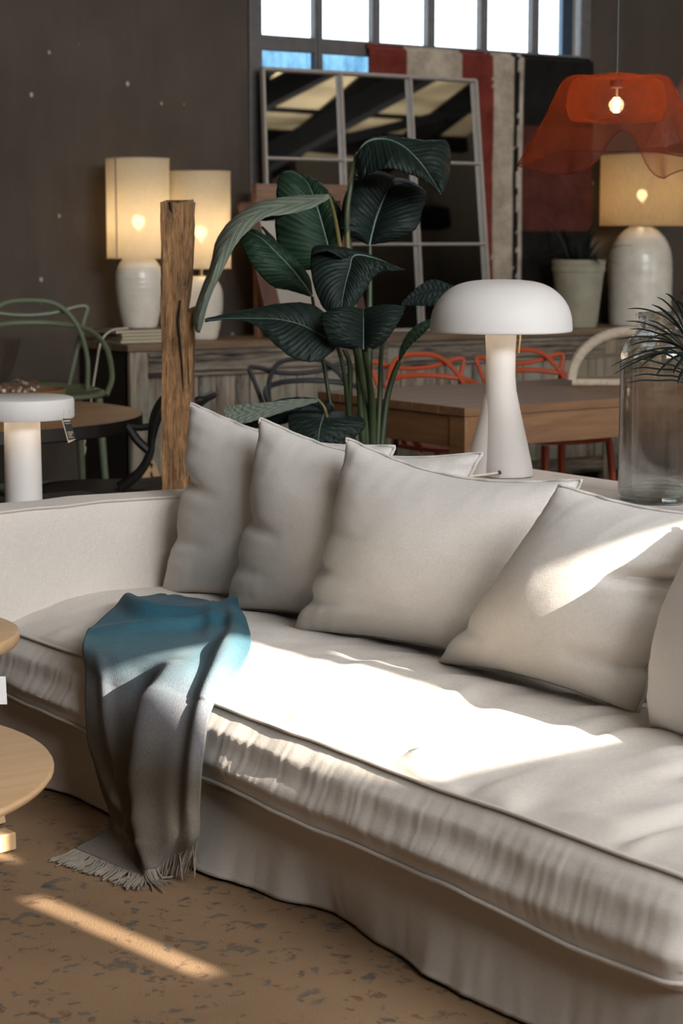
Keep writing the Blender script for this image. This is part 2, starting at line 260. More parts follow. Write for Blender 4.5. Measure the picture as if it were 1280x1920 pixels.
# ------------------------------------------------------------------ mesh helpers
class MB:
    def __init__(s): s.V = []; s.F = []; s.UV = []
    def add(s, V, Fc, uv=None):
        k = len(s.V); s.V += [tuple(map(float, v)) for v in V]; s.F += [tuple(i+k for i in f) for f in Fc]
        s.UV += list(uv) if uv is not None else [(0, 0)]*len(V); return s
    def box(s, x0, x1, y0, y1, z0, z1):
        return s.add([(x, y, z) for x in (x0, x1) for y in (y0, y1) for z in (z0, z1)],
                     [(0, 1, 3, 2), (4, 6, 7, 5), (0, 4, 5, 1), (2, 3, 7, 6), (0, 2, 6, 4), (1, 5, 7, 3)])
    def hexa(s, b, t):   # four bottom, four top corners
        return s.add(list(b)+list(t), [(3, 2, 1, 0), (4, 5, 6, 7), (0, 1, 5, 4), (1, 2, 6, 5), (2, 3, 7, 6), (3, 0, 4, 7)])
    def bar(s, a, b, w, h=None, up=(0, 0, 1)):
        a = np.array(a, float); b = np.array(b, float); h = h or w; d = (b-a)/np.linalg.norm(b-a); u0 = np.array(up, float)
        if abs(d@u0) > .95: u0 = np.array([1., 0, 0])
        sx = np.cross(d, u0); sx /= np.linalg.norm(sx); u = np.cross(sx, d)
        q = lambda c: [c+sx*w/2*i+u*h/2*j for i, j in ((-1, -1), (1, -1), (1, 1), (-1, 1))]
        return s.hexa(q(a), q(b))
    def tube(s, P, r, n=10, closed=False, caps=True, flat=1.0):
        P = np.array(P, float); m = len(P); R = np.full(m, r, float) if np.isscalar(r) else np.array(r, float)
        T = np.gradient(P, axis=0) if not closed else np.roll(P, -1, 0)-np.roll(P, 1, 0)
        T /= np.linalg.norm(T, axis=1)[:, None]+1e-12
        u = np.cross(T[0], [0, 0, 1.]); u = u if np.linalg.norm(u) > .05 else np.cross(T[0], [1., 0, 0]); u /= np.linalg.norm(u); V = []
        for i in range(m):
            u = u-T[i]*(u@T[i]); u /= np.linalg.norm(u)+1e-12; v = np.cross(T[i], u)
            for k in range(n):
                a = 2*math.pi*k/n; V.append(P[i]+R[i]*(math.cos(a)*u+flat*math.sin(a)*v))
        Fc = []
        for i in range(m if closed else m-1):
            j = (i+1) % m
            for k in range(n): Fc.append((i*n+k, i*n+(k+1) % n, j*n+(k+1) % n, j*n+k))
        if caps and not closed: Fc += [tuple(range(n-1, -1, -1)), tuple(range((m-1)*n, m*n))]
        return s.add(V, Fc)
    def lathe(s, prof, c=(0, 0, 0), n=48, tilt=None, caps=True):
        V = []; Fc = []; m = len(prof)
        for i, (r, z) in enumerate(prof):
            ox, oy = tilt(z) if tilt else (0, 0)
            for k in range(n):
                a = 2*math.pi*k/n; V.append((c[0]+ox+r*math.cos(a), c[1]+oy+r*math.sin(a), c[2]+z))
        for i in range(m-1):
            for k in range(n): Fc.append((i*n+k, i*n+(k+1) % n, (i+1)*n+(k+1) % n, (i+1)*n+k))
        if caps:
            if prof[0][0] > 1e-5: Fc.append(tuple(range(n-1, -1, -1)))
            if prof[-1][0] > 1e-5: Fc.append(tuple(range((m-1)*n, m*n)))
        return s.add(V, Fc)
    def grid(s, P, uv=None, flip=False):
        n, m = P.shape[:2]; Fc = []
        for i in range(n-1):
            for j in range(m-1):
                q = (i*m+j, i*m+j+1, (i+1)*m+j+1, (i+1)*m+j); Fc.append(q[::-1] if flip else q)
        if uv is None: uv = [(j/(m-1), i/(n-1)) for i in range(n) for j in range(m)]
        return s.add(P.reshape(-1, 3), Fc, uv)
def wloc(o):
    v = np.zeros(3)
    while o is not None: v += np.array(o.location); o = o.parent
    return v
def obj(name, mb, mat, parent=None, smooth=True, bevel=0, solid=0, sub=0, autos=True, origin=None):
    me = bpy.data.meshes.new(name); V = np.array(mb.V)
    org = wloc(parent) if parent is not None else (np.array(origin, float) if origin is not None else np.zeros(3))
    me.from_pydata((V-org).tolist(), [], mb.F); me.validate()
    if len(me.polygons) == len(mb.F):
        ul = me.uv_layers.new(name='UVMap'); UV = mb.UV
        for l in me.loops: ul.data[l.index].uv = UV[l.vertex_index]
    bm = bmesh.new(); bm.from_mesh(me)
    if autos: bmesh.ops.recalc_face_normals(bm, faces=bm.faces)
    bm.to_mesh(me); bm.free()
    me.materials.append(mat)
    if smooth:
        me.polygons.foreach_set('use_smooth', [True]*len(me.polygons))
    o = bpy.data.objects.new(name, me); COL.objects.link(o)
    if parent is not None: o.parent = parent
    elif origin is not None: o.location = origin
    if bevel: b = o.modifiers.new('bevel', 'BEVEL'); b.width = bevel; b.segments = 2; b.limit_method = 'ANGLE'
    if solid: b = o.modifiers.new('solid', 'SOLIDIFY'); b.thickness = solid; b.offset = 0
    if sub: b = o.modifiers.new('sub', 'SUBSURF'); b.levels = sub; b.render_levels = sub
    if smooth and not sub:
        try: me.set_sharp_from_angle(angle=math.radians(38))
        except Exception: pass
    return o
def thing(name, label, cat, loc=(0, 0, 0), group=None):
    o = bpy.data.objects.new(name, None); COL.objects.link(o); o.location = tuple(map(float, loc)); o.empty_display_size = .1
    return tag(o, label, cat, group)
def tag(o, label, cat, group=None):
    o['label'] = label; o['category'] = cat
    if group: o['group'] = group
    return o
def struct(o): o['kind'] = 'structure'; return o
def plabel(o, label): o['label'] = label; return o
def cat_rom(P, n):
    P = np.array(P, float); m = len(P); t = np.linspace(0, m-1, n); out = []
    Q = np.vstack([2*P[0]-P[1], P, 2*P[-1]-P[-2]])
    for x in t:
        i = min(int(x), m-2); f = x-i; a, b, c, d = Q[i], Q[i+1], Q[i+2], Q[i+3]
        out.append(.5*(2*b+(c-a)*f+(2*a-5*b+4*c-d)*f*f+(3*b-a-3*c+d)*f**3))
    return np.array(out)
def copy_thing(o):
    c = o.copy(); COL.objects.link(c)
    for ch in list(o.children):
        d = ch.copy(); COL.objects.link(d); d.parent = c
        for g in list(ch.children): e = g.copy(); COL.objects.link(e); e.parent = d
    return c
def fbm(x, y, z=0.0, o=3): return mnoise.fractal(Vector((x, y, z)), 1.0, 2.0, o)
# ------------------------------------------------------------------ room shell
YW = 9.05
b = MB(); b.box(-6, 17, -4.1, YW+.3, -.1, 0); struct(obj('floor', b, M['floor'], smooth=False))
WX0, WX1, WZ0, WZ1 = 5.775, 8.085, 1.45, 3.42
b = MB(); b.box(-6, WX0, YW, YW+.10, 0, 7.8).box(WX1, 17, YW, YW+.10, 0, 7.8).box(WX0, WX1, YW, YW+.10, 0, WZ0).box(WX0, WX1, YW, YW+.10, WZ1, 7.8)
struct(obj('wall_back', b, M['wall'], smooth=False))
b = MB(); b.box(-6.2, -6, -4.1, YW+.25, 0, 7.9); struct(obj('wall_left', b, M['offwall'], smooth=False))
b = MB(); b.box(17, 17.2, -4.1, YW+.25, 0, 7.9); struct(obj('wall_right', b, M['offwall'], smooth=False))
def wall_with_holes(x0, x1, z0, z1, holes, y0, y1):
    xs = sorted({x0, x1, *[h[0] for h in holes], *[h[1] for h in holes]}); zs = sorted({z0, z1, *[h[2] for h in holes], *[h[3] for h in holes]}); mb = MB()
    for i in range(len(xs)-1):
        for j in range(len(zs)-1):
            cx, cz = (xs[i]+xs[i+1])/2, (zs[j]+zs[j+1])/2
            if not any(h[0] < cx < h[1] and h[2] < cz < h[3] for h in holes): mb.box(xs[i], xs[i+1], y0, y1, zs[j], zs[j+1])
    return mb
SUNHOLES = [(3.165, 3.58, 3.44, 4.02), (2.92, 2.965, 3.54, 3.68), (3.62, 3.82, 3.70, 3.92), (2.795, 2.865, 3.165, 3.48), (3.075, 3.25, 2.98, 3.16)]  # wall openings shaped so the sun lands in patches on sofa and rug
struct(obj('wall_front', wall_with_holes(-6, 17, 0, 5.0, SUNHOLES, -4.1, -4.0), M['offwall'], smooth=False))
ce = MB(); ce.hexa([(-6.2, -4.2, 4.95), (17.2, -4.2, 4.95), (17.2, YW+.3, 7.6), (-6.2, YW+.3, 7.6)], [(-6.2, -4.2, 5.1), (17.2, -4.2, 5.1), (17.2, YW+.3, 7.75), (-6.2, YW+.3, 7.75)])
ceil_o = struct(obj('ceiling', ce, M['ceiling'], smooth=False))
def cz(y): return 4.95+(y+4.2)*.2
for k in range(6):
    x = 7.5+1.7*k; b = MB(); b.bar((x, -4, cz(-4)-.16), (x, 9, cz(9)-.16), .16, .26); obj('beam', b, M['steel'], ceil_o, False)
for y in (-3.2, -1.2, 1.6, 4.4):
    b = MB(); b.bar((3, y, cz(y)-.12), (17, y, cz(y)-.12), .12, .18); obj('beam', b, M['steel'], ceil_o, False)
for (p, q) in (((9, -3.8, 4.15), (17, -3.8, 4.15)), ((10.2, -3.6, 3.9), (13.6, -.5, 5.5)), ((12.4, -3.7, 4.1), (15.4, 1.2, 5.8)), ((13.5, -3, 4.0), (13.5, -3, 5.1))):
    b = MB(); b.bar(p, q, .22, .26); obj('beam', b, M['steel'], ceil_o, False)
for (p, q, wd) in (((9.6, -2.2, 4.9), (15.5, -2.8, 4.75), .07), ((11.5, -2.9, 4.2), (12.0, -2.9, 5.2), .05), ((10.5, -1.6, 5.0), (16, -2.2, 5.1), .05), ((12.8, -3.4, 4.6), (16.8, -.6, 5.2), .10), ((14.2, -3.3, 4.2), (14.2, -3.3, 5.15), .10)):
    b = MB(); b.bar(p, q, wd, wd); obj('beam', b, M['steel'], ceil_o, False)
# back window: steel grid and panes
win = struct(thing('window_1', 'x', 'x')); del win['label']; del win['category']
xs = [5.775, 6.176, 6.558, 6.938, 7.317, 7.699, 8.085]; zr = [1.45, 1.93, 2.42, 3.42]
for x in xs:
    wd = .026 if x not in (xs[0], xs[-1]) else .04; b = MB(); b.box(x-wd, x+wd, 9.03, 9.08, 1.45, 3.42); obj('frame_bar', b, M['frame'], win, False, .006)
    if x not in (xs[0], xs[-1]):
        b = MB(); b.box(x-.012, x+.012, 9.018, 9.03, 1.45, 3.42); obj('glazing_bead', b, M['frame'], win, False, .004)
for z in zr:
    b = MB(); b.box(5.775, 8.085, 9.035, 9.075, z-.04, z+.04); obj('frame_bar', b, M['frame'], win, False, .006)
for i in range(6):
    for j in range(3):
        b = MB(); b.box(xs[i]+.026, xs[i+1]-.026, 9.055, 9.062, zr[j]+.035, zr[j+1]-.035)
        obj('pane', b, M['frost'] if j < 2 else M['glass'], win, False)
b = MB(); b.box(8.66, 12, 9.9, 9.94, 0, 6); struct(obj('wall_neighbour', b, M['outside'], smooth=False))
# frames added around the unseen openings shaped for the sun patches
w2 = struct(thing('sun_opening_frames', 'x', 'x')); del w2['label']; del w2['category']
for h in SUNHOLES:
    for (x0, x1, z0, z1) in ((h[0]-.05, h[0], h[2]-.05, h[3]+.05), (h[1], h[1]+.05, h[2]-.05, h[3]+.05), (h[0], h[1], h[2]-.05, h[2]), (h[0], h[1], h[3], h[3]+.05)):
        b = MB(); b.box(x0, x1, -4.0, -3.97, z0, z1); obj('frame_bar', b, M['frame'], w2, False)
# carpet under the sofa
b = MB(); b.box(-.6, 3.25, .4, 5.2, 0, .012); o = obj('floral_rug', b, M['rug'], None, False, .004, origin=(1.3, 2.8, 0)); tag(o, 'faded brown floral rug lying on the floor under the sofa', 'rug')
RZ = .012
# ------------------------------------------------------------------ sofa
sofa = thing('sofa', 'long cream linen slipcovered sofa standing on the floral rug', 'sofa', (2.7, 3.6, RZ))
Y0, Y1 = 2.17, 4.79
def wob(y, s, a): return a*fbm(y*s, 3.1, 7.7, 3)
def seat_profile(y):
    pt = .372+wob(y, 2.2, .006); pb = .222+wob(y, 2.6, .010)-(.012 if y < 2.8 else 0)*(2.8-y)/.6
    xt = 2.238+wob(y+9, 1.8, .012); xb = 2.192+wob(y+20, 2, .012); mid = (pt+pb)/2
    return [(3.02, .38), (2.95, .405), (2.85, .418), (2.75, .427), (2.65, .432), (2.58, .434), (2.5, .432), (2.43, .427), (2.37, .419), (2.32, .408), (2.28, .396), (2.255, .384), (xt, pt),
            (xt-.018, pt-.02), (xt-.034, mid+.035), (xt-.042, mid), (xb-.012, mid-.035), (xb-.004, pb+.02), (xb, pb), (xb+.012, pb-.016), (xb+.04, pb-.030), (2.4, .185), (3.02, .185)]
ny = 560; ys = np.linspace(Y0, Y1, ny); prof0 = seat_profile(3); nfine = 84
rows = []
for y in ys:
    pr = np.array(seat_profile(y)); seg = np.linspace(0, len(pr)-1, nfine); P = np.stack([np.interp(seg, range(len(pr)), pr[:, k]) for k in (0, 1)], 1)
    e = min(1, (y-Y0)/.07); e2 = math.sqrt(max(0, 1-(1-e)**2)); inset = .05*(1-e2)
    row = []
    for (x, z), sg in zip(P, seg):
        q = [x, y, z]
        if sg <= 12:     # top panel: soft tufting waves and diagonal pull wrinkles
            fade = min(1, (12-sg)/2)*min(1, sg/2)
            wr = .009*fbm(x*2.2+y*1.2, y*2.6-x*.4, 1.3, 3)*2
            dirn = (x*.93-y*.36); across = (x*.36+y*.93)
            reg = math.exp(-((y-2.75)/.55)**2)*1.0+.25
            wr += reg*.010*math.sin(38*across+9*fbm(x*2, y*2, 4)+3*x)*max(0, fbm(x*3.1, y*2.3, 9.2, 2)+.45)
            wr -= .012*math.exp(-(((x-2.45)/.05)**2+((y-3.29)/.12)**2))
            q[2] += fade*wr-.035*(1-e2)
        elif sg <= 18:   # front panel: vertical gathers
            f = math.sin(math.pi*(sg-12)/6)**.6; g = .0030*fbm(y*42, z*2.0, .7, 3)+.0017*math.sin(y*165+7*fbm(y*7, z*1.5, 1))*(.75+.5*fbm(y*3, z*3, 5, 2))+.0012*math.sin(y*97+9*fbm(y*5, z*2, 8))
            q[0] -= f*g*.27+.004*f*fbm(y*6, z*8, 3); q[0] += inset
        else: q[0] += inset
        if sg > 12: q[2] += .018*(1-e2) if sg > 17 else 0
        row.append(q)
    rows.append(row)
P = np.array(rows); mb = MB(); mb.grid(P)
m_ = P.shape[1]; mb.F.append(tuple(range(m_))); mb.F.append(tuple(((ny-1)*m_+k) for k in range(m_-1, -1, -1)))
seat = obj('seat_cushion', mb, M['linen'], sofa)
it = int(round(12*(nfine-1)/(len(prof0)-1))); ib = int(round(18*(nfine-1)/(len(prof0)-1)))
for idx, off in ((it, (-.002, .004)), (ib, (-.004, -.001))):
    L = P[::4, idx].copy(); L[:, 0] += off[0]; L[:, 2] += off[1]; b = MB(); b.tube(L, .0042, 8); obj('piping', b, M['piping'], seat)
# skirt (slipcover base)
hemY = [2.2, 2.45, 2.641, 2.84, 3.05, 3.246, 3.42, 3.648, 3.9, 4.168, 4.32, 4.481, 4.7, 4.98]; hemX = [2.20, 2.215, 2.203, 2.20, 2.235, 2.262, 2.215, 2.175, 2.185, 2.222, 2.225, 2.195, 2.20, 2.20]
def cubic(x, X, Y):
    i = max(0, min(len(X)-2, int(np.searchsorted(X, x))-1)); t = (x-X[i])/(X[i+1]-X[i]); t = min(1, max(0, t)); t = t*t*(3-2*t); return Y[i]*(1-t)+Y[i+1]*t
ys2 = np.linspace(2.19, 4.98, 260); zs = np.linspace(.20, RZ+.004, 18); rows = []
for y in ys2:
    hx = cubic(y, hemY, hemX)-.005; row = []
    for k, z in enumerate(zs):
        f = k/(len(zs)-1); x = 2.225*(1-f**1.3)+hx*f**1.3+.006*fbm(y*9, z*3, 2, 3)*f+.003*fbm(y*30, z*2, 6, 2)*f
        row.append((x, y, z+(.004*fbm(y*4, 0, 1) + .004 if k == len(zs)-1 else 0)))
    rows.append(row)
b = MB(); b.grid(np.array(rows)); obj('skirt', b, M['skirt'], sofa, solid=.004)
b = MB(); b.box(2.27, 3.2, 2.22, 4.9, .03, .195); obj('base', b, M['skirt'], sofa, False)
# arm at the far end
def soft_slab(u0, u1, z0, z1, thick, axis, c, n=60, mz=20):
    """closed slab; axis 'x' runs along x at depth c..c+thick"""
    pts = []
    for i in range(n):
        u = u0+(u1-u0)*i/(n-1); ring = []
        prof = [(0, z0)]+[(-.012*math.sin(math.pi*k/(mz-1))+.006*fbm(u*4, k*.15, c), z0+(z1-z0)*k/(mz-1)) for k in range(mz)]+[(.006, z1+.012), (thick*.5, z1+.024), (thick-.006, z1+.012), (thick, z1-.01), (thick, z0)]
        for (d, z) in prof:
            dz = .006*fbm(u*2.5, 1, 2)+(-.006 if u > u1-.5 else 0)*0
            ring.append((u, c+d, z+(dz if z > z1-.02 else 0)) if axis == 'x' else (c+d, u, z+(dz if z > z1-.02 else 0)))
        pts.append(ring)
    P = np.array(pts); mb = MB(); mb.grid(P); m = P.shape[1]; mb.F.append(tuple(range(m))); mb.F.append(tuple((n-1)*m+k for k in range(m-1, -1, -1))); return mb, P
mb, P = soft_slab(2.235, 3.12, .06, .665, .19, 'x', 4.79); arm = obj('armrest', mb, M['linen'], sofa)
b = MB(); b.tube(P[:, 21]+np.array([0, -.003, .004]), .004, 8); obj('piping', b, M['piping'], arm)
mb, P = soft_slab(2.19, 4.97, .06, .66, .17, 'y', 3.0); back = obj('backrest', mb, M['linen'], sofa)
b = MB(); b.tube(P[:, 21]+np.array([-.003, 0, .004]), .004, 8); obj('piping', b, M['piping'], back)
# ------------------------------------------------------------------ pillows
def pillow(label, BL, BR, TR, TL, T, seed, mat='linen_pillow', pinch=.03, dents=(), side_in=(.03, .03, .02, .02), notch=()):
    BL, BR, TR, TL = [np.array(v, float) for v in (BL, BR, TR, TL)]
    cen = (BL+BR+TL+TR)/4; base = (cen[0], cen[1], min(BL[2], BR[2])); th = thing('throw_pillow', label, 'cushion', base, 'linen cushions along the sofa back')
    nrm = np.cross(TR-BL, TL-BR); nrm /= np.linalg.norm(nrm)
    if nrm@(CP-cen) < 0: nrm = -nrm
    n = 56
    ru = (BR-BL+TR-TL)/2; ru /= np.linalg.norm(ru); rv = (TL-BL+TR-BR)/2; rv /= np.linalg.norm(rv)
    def surf(u, v, side):
        s, t = (u+1)/2, (v+1)/2
        p = BL*(1-s)*(1-t)+BR*s*(1-t)+TR*s*t+TL*(1-s)*t
        li, ri, bi, ti = side_in
        cu = (1-u*u); cv = (1-v*v)
        p = p+ru*((li*(1-s)**1.5-ri*s**1.5)*cv**1.2)+rv*((bi*(1-t)**1.5-ti*t**1.5)*cu**1.2)
        cr = 0
        for (nv, amp) in notch:
            if amp > 0: p = p+ru*(amp*math.exp(-((v-nv)/.10)**2)*max(0, (1-u)/2)**2.5); cr -= amp*1.1*math.exp(-((v-nv+.12*(u+1))/.07)**2)*max(0, 1-(u+1)/.7)
            else: p = p+ru*(amp*math.exp(-((v-nv)/.10)**2)*max(0, (1+u)/2)**2.5); cr += amp*1.1*math.exp(-((v-nv+.12*(1-u))/.07)**2)*max(0, 1-(1-u)/.7)
        e = max(0, cu*cv); h = T*(e**.5*.8+e**.25*.2)
        bod = e**.25
        edge = max(abs(u), abs(v))
        w = (.007*fbm(u*1.2+seed, v*1.2, seed, 2)+.0010*fbm(u*5+v*2+seed, v*7-u, seed+3, 3))*bod
        # puckers running in from the seams, strongest at the edges
        pk = .0045*fbm(v*8, seed+u*1.0, 3, 2)*max(0, abs(u)-.45)*2+.0045*fbm(u*8, seed+v*1.0, 8, 2)*max(0, abs(v)-.45)*2
        dd = cr+sum(a*math.exp(-(((u-du)/su)**2+((v-dv)/sv)**2)) for (du, dv, su, sv, a) in dents)
        rip = .006*fbm(v*5+seed*3, u*.5, 2.2)*abs(u)**6+.006*fbm(u*5+seed*5, v*.5, 4.4)*abs(v)**6
        if side > 0: return p+nrm*(h+w*1.0+pk*bod+dd*bod+rip)
        return p+nrm*(-.6*h+rip)
    G = np.linspace(-1, 1, n); G = np.sign(G)*(1-(1-np.abs(G))**1.25)
    A = np.array([[surf(u, v, 1) for u in G] for v in G]); B = np.array([[surf(u, v, -1) for u in G] for v in G])
    mb = MB(); mb.grid(A); mb.grid(B, flip=True)
    me = obj('cover', mb, M[mat], th)
    bm = bmesh.new(); bm.from_mesh(me.data); bmesh.ops.remove_doubles(bm, verts=bm.verts, dist=1e-5); bmesh.ops.recalc_face_normals(bm, faces=bm.faces); bm.to_mesh(me.data); bm.free()
    for p_ in me.data.polygons: p_.use_smooth = True
    ring = np.vstack([A[0, :-1], A[:-1, -1], A[-1, :0:-1], A[:0:-1, 0]])
    out = ring-cen; out -= np.outer(out@nrm, nrm); out /= np.linalg.norm(out, axis=1)[:, None]
    k = len(ring); wv = np.array([.003*math.sin(i*.9+seed) for i in range(k)])
    ring2 = ring+out*(.0025)+np.outer(wv, nrm)*.6
    b = MB(); b.tube(ring2, .0045, 8, closed=True, flat=.8); obj('piping', b, M[mat], th)
    return th
pillow('cream linen cushion in the sofa corner, above the blue throw', (2.712, 4.735, .425), (2.93, 4.15, .425), (3.0, 4.05, .872), (2.80, 4.715, .945), .115, 1.0, dents=((-.9, .2, .12, .10, -.02), (.1, .75, .5, .15, -.012)), side_in=(.03, .03, .02, .04), notch=((.22, .016), (-.38, .009)))
pillow('cream linen cushion, second from the sofa arm', (2.735, 4.43, .425), (2.93, 3.86, .425), (3.0, 3.70, .886), (2.79, 4.345, .932), .135, 2.3, dents=((-.9, .15, .12, .10, -.02), (.0, .7, .5, .18, -.012)), side_in=(.025, .03, .02, .05), notch=((.0, .019), (-.5, .008)))
pillow('cream linen cushion in the middle of the sofa, partly in shadow', (2.708, 4.07, .425), (2.90, 3.44, .425), (3.0, 3.344, .856), (2.79, 3.955, .911), .15, 3.7, dents=((-.9, -.3, .12, .10, -.018), (-.6, -.7, .3, .08, .012)), side_in=(.04, .03, .02, .045), notch=((-.28, .010), (-.62, .018), (.15, .008)))
pillow('cream linen cushion with a streak of sunlight, lower right', (2.765, 3.56, .425), (2.80, 2.94, .425), (2.98, 2.70, .85), (2.83, 3.215, .868), .155, 5.1, dents=((.82, .1, .14, .10, -.045), (.7, -.7, .25, .15, -.015)), side_in=(.03, .06, .03, .03), notch=((.30, -.05), (-.55, -.02), (-.55, .012)))
pillow('white cotton cushion cut off by the right edge of the photo', (2.74, 2.835, .425), (2.80, 2.24, .425), (2.95, 2.20, .84), (2.85, 2.775, .86), .17, 6.6, 'linen_white', side_in=(-.03, .03, .0, .03))
# ------------------------------------------------------------------ throw blanket
rowsd = [[('z', .437, 300, 1114), ('z', .437, 330, 1117), ('z', .437, 360, 1121), ('z', .437, 395, 1129), ('z', .437, 430, 1137)],
 [('z', .458, 236, 1128), ('z', .47, 290, 1134), ('z', .47, 345, 1142), ('z', .475, 402, 1144), ('z', .47, 452, 1147)],
 [('z', .440, 172, 1180), ('z', .445, 240, 1183), ('z', .442, 310, 1188), ('z', .444, 390, 1186), ('z', .455, 470, 1200)],
 [('z', .425, 157, 1208), ('z', .425, 220, 1222), ('z', .43, 290, 1235), ('z', .455, 360, 1238), ('z', .455, 455, 1250)],
 [('X', 2.195, 162, 1262), ('X', 2.185, 215, 1285), ('X', 2.185, 275, 1300), ('X', 2.165, 338, 1305), ('X', 2.19, 402, 1322)],
 [('X', 2.155, 163, 1350), ('X', 2.145, 210, 1370), ('X', 2.14, 265, 1385), ('X', 2.12, 322, 1395), ('X', 2.145, 383, 1425)],
 [('X', 2.15, 182, 1450), ('X', 2.14, 225, 1470), ('X', 2.13, 268, 1490), ('X', 2.105, 315, 1500), ('X', 2.14, 377, 1505)],
 [('X', 2.135, 207, 1545), ('X', 2.11, 235, 1562), ('X', 2.10, 275, 1575), ('X', 2.08, 318, 1570), ('X', 2.13, 375, 1555)],
 [('z', .022, 140, 1592), ('z', .022, 205, 1618), ('z', .022, 265, 1640), ('X', 2.085, 308, 1612), ('X', 2.125, 370, 1580)]]
def pt(s): return pz(s[2], s[3], s[1]) if s[0] == 'z' else pX(s[2], s[3], s[1])
K = np.array([[pt(s) for s in r] for r in rowsd]); nr, ncol = 190, 90
R1 = np.stack([cat_rom(K[:, j], nr) for j in range(5)], 1); S = np.stack([cat_rom(R1[i], ncol) for i in range(nr)], 0)
dU = np.gradient(S, axis=1); dV = np.gradient(S, axis=0); Nn = np.cross(dU, dV); Nn /= np.linalg.norm(Nn, axis=2)[:, :, None]+1e-9
for i in range(nr):
    for j in range(ncol):
        if Nn[i, j]@(CP-S[i, j]) < 0: Nn[i, j] *= -1
def ridge(u, c, wd): return math.exp(-((u-c)/wd)**2)
for i in range(nr):
    v = i/(nr-1)
    for j in range(ncol):
        u = j/(ncol-1); d = 0
        if v < .5:   # bunched folds on the seat
            f = ridge(v, .17, .16)
            d += .030*ridge(v-.05*math.sin(u*5), .12, .026)*(.6+.4*math.sin(u*7))
            d += .022*ridge(v+.10*u, .27, .024)*ridge(u, .45, .4)
            d += .022*ridge(u-.55*(v-.2), .78, .07)*ridge(v, .28, .16)
            d += .003*fbm(u*3, v*9, 2, 2)+(.024*ridge(u, .92, .055)-.016*ridge(u, .82, .05))*ridge(v, .30, .15)
        g = min(1, max(0, (v-.38)/.15)); bot = 1-max(0, (v-.9)/.1)*.7
        d += g*bot*(.050*ridge(u, .62+.06*math.sin(v*6), .085)-.028*ridge(u, .47, .10)+.013*ridge(u, .18+.5*(v-.5), .05)-.012*ridge(u, .82, .07)+.016*ridge(u, .93, .06))
        d += g*bot*(.030*ridge(v-.10*(1-((u-.3)/.3)**2), .68, .035)*ridge(u, .3, .22)+.022*ridge(v-.08*(1-((u-.3)/.3)**2), .80, .03)*ridge(u, .32, .2))
        d += .002*fbm(u*5, v*6, 5, 2)
        S[i, j] += Nn[i, j]*d
S[:, :, 2] = np.maximum(S[:, :, 2], RZ+.008)
th = thing('throw_blanket', 'blue to taupe ombre wool throw draped over the sofa seat', 'blanket', tuple(S[nr//2, ncol//2]))
b = MB(); b.grid(S, uv=[(j/(ncol-1), i/(nr-1)) for i in range(nr) for j in range(ncol)]); obj('blanket', b, M['throw'], th, solid=.006)
b = MB(); hem = S[-1]; prev = S[-6]
for j in range(0, 120):
    u = (j+rng.uniform(-.3, .3))/119*(ncol-1); u = min(ncol-1.001, max(0, u)); k = int(u); f = u-k; p = hem[k]*(1-f)+hem[k+1]*f; dn = p-(prev[k]*(1-f)+prev[k+1]*f); dn /= np.linalg.norm(dn)
    L = .07+.015*rng.random(); pts = [p]; d = dn.copy(); q = p.copy()
    side = rng.normal(0, .22)
    for s in range(5):
        q = q+d*L/5+np.array([rng.normal(0, .0015), side*L/5, 0])
        d = d+np.array([-.05, 0, -.25 if q[2] > RZ+.02 else 0]); d /= np.linalg.norm(d)
        if q[2] < RZ+.004: q[2] = RZ+.004+.003*rng.random(); d[2] = max(0, d[2])
        pts.append(q.copy())
    b.tube(cat_rom(pts, 8), [.0022]*7+[.0012], 5)
o = obj('fringe', b, M['fringe'], th); o['kind'] = 'stuff'
# ------------------------------------------------------------------ coffee tables at left
def round_top(mb, c, R, z0, z1, lip=.006, n=72): mb.lathe([(R-.03, z0), (R-lip, z0+lip*.6), (R, z0+lip*2), (R, z1-lip), (R-lip*.4, z1-lip*.3), (R-lip, z1), (.02, z1), (0, z1)], (c[0], c[1], 0), n)
def coffee(label, c, R, zt, thick, angs, leg_in, group='pale oak coffee tables'):
    t = thing('coffee_table', label, 'table', (c[0], c[1], RZ), group)
    b = MB(); round_top(b, c, R, zt-thick, zt); obj('tabletop', b, M['coffee'], t)
    if leg_in is None:
        b = MB(); b.lathe([(.10, RZ+.04), (.06, RZ+.05), (.05, .12), (.05, zt-thick-.03), (.16, zt-thick)], (c[0], c[1], 0), 36); obj('pedestal', b, M['coffee'], t)
        for a in angs:
            a = math.radians(a); d = np.array([math.cos(a), math.sin(a), 0]); p = np.array([c[0], c[1], RZ+.024])
            b = MB(); b.bar(p+d*.02, p+d*(R*.985), .05, .042); obj('foot', b, M['coffee'], t, False, .004)
        return t
    for a in angs:
        a = math.radians(a); x, y = c[0]+R*leg_in*math.cos(a), c[1]+R*leg_in*math.sin(a); x2, y2 = c[0]+R*(leg_in-.25)*math.cos(a), c[1]+R*(leg_in-.25)*math.sin(a)
        b = MB(); b.bar((x, y, RZ+.004), (x2, y2, zt-thick), .035, .035); obj('leg', b, M['coffee'], t, False, .003)
    return t
coffee('low round pale oak coffee table in front of the sofa, cut off at left', (1.325, 3.99), .60, .295, .022, (6, 96, 186, 276), None)
coffee('higher round pale oak side table beside the sofa, cut off at left', (1.78, 4.42), .31, .47, .035, (-45, 45, 135), .84)
pc = pD(4, 1295, 4.62); t = thing('price_card', 'small white price card hanging below the pale side table', 'card', pc)
b = MB(); R3 = RT; q = lambda a, z, d: pc+RT*a+np.array([0, 0, z])+np.array([-.57, -.82, 0])*d
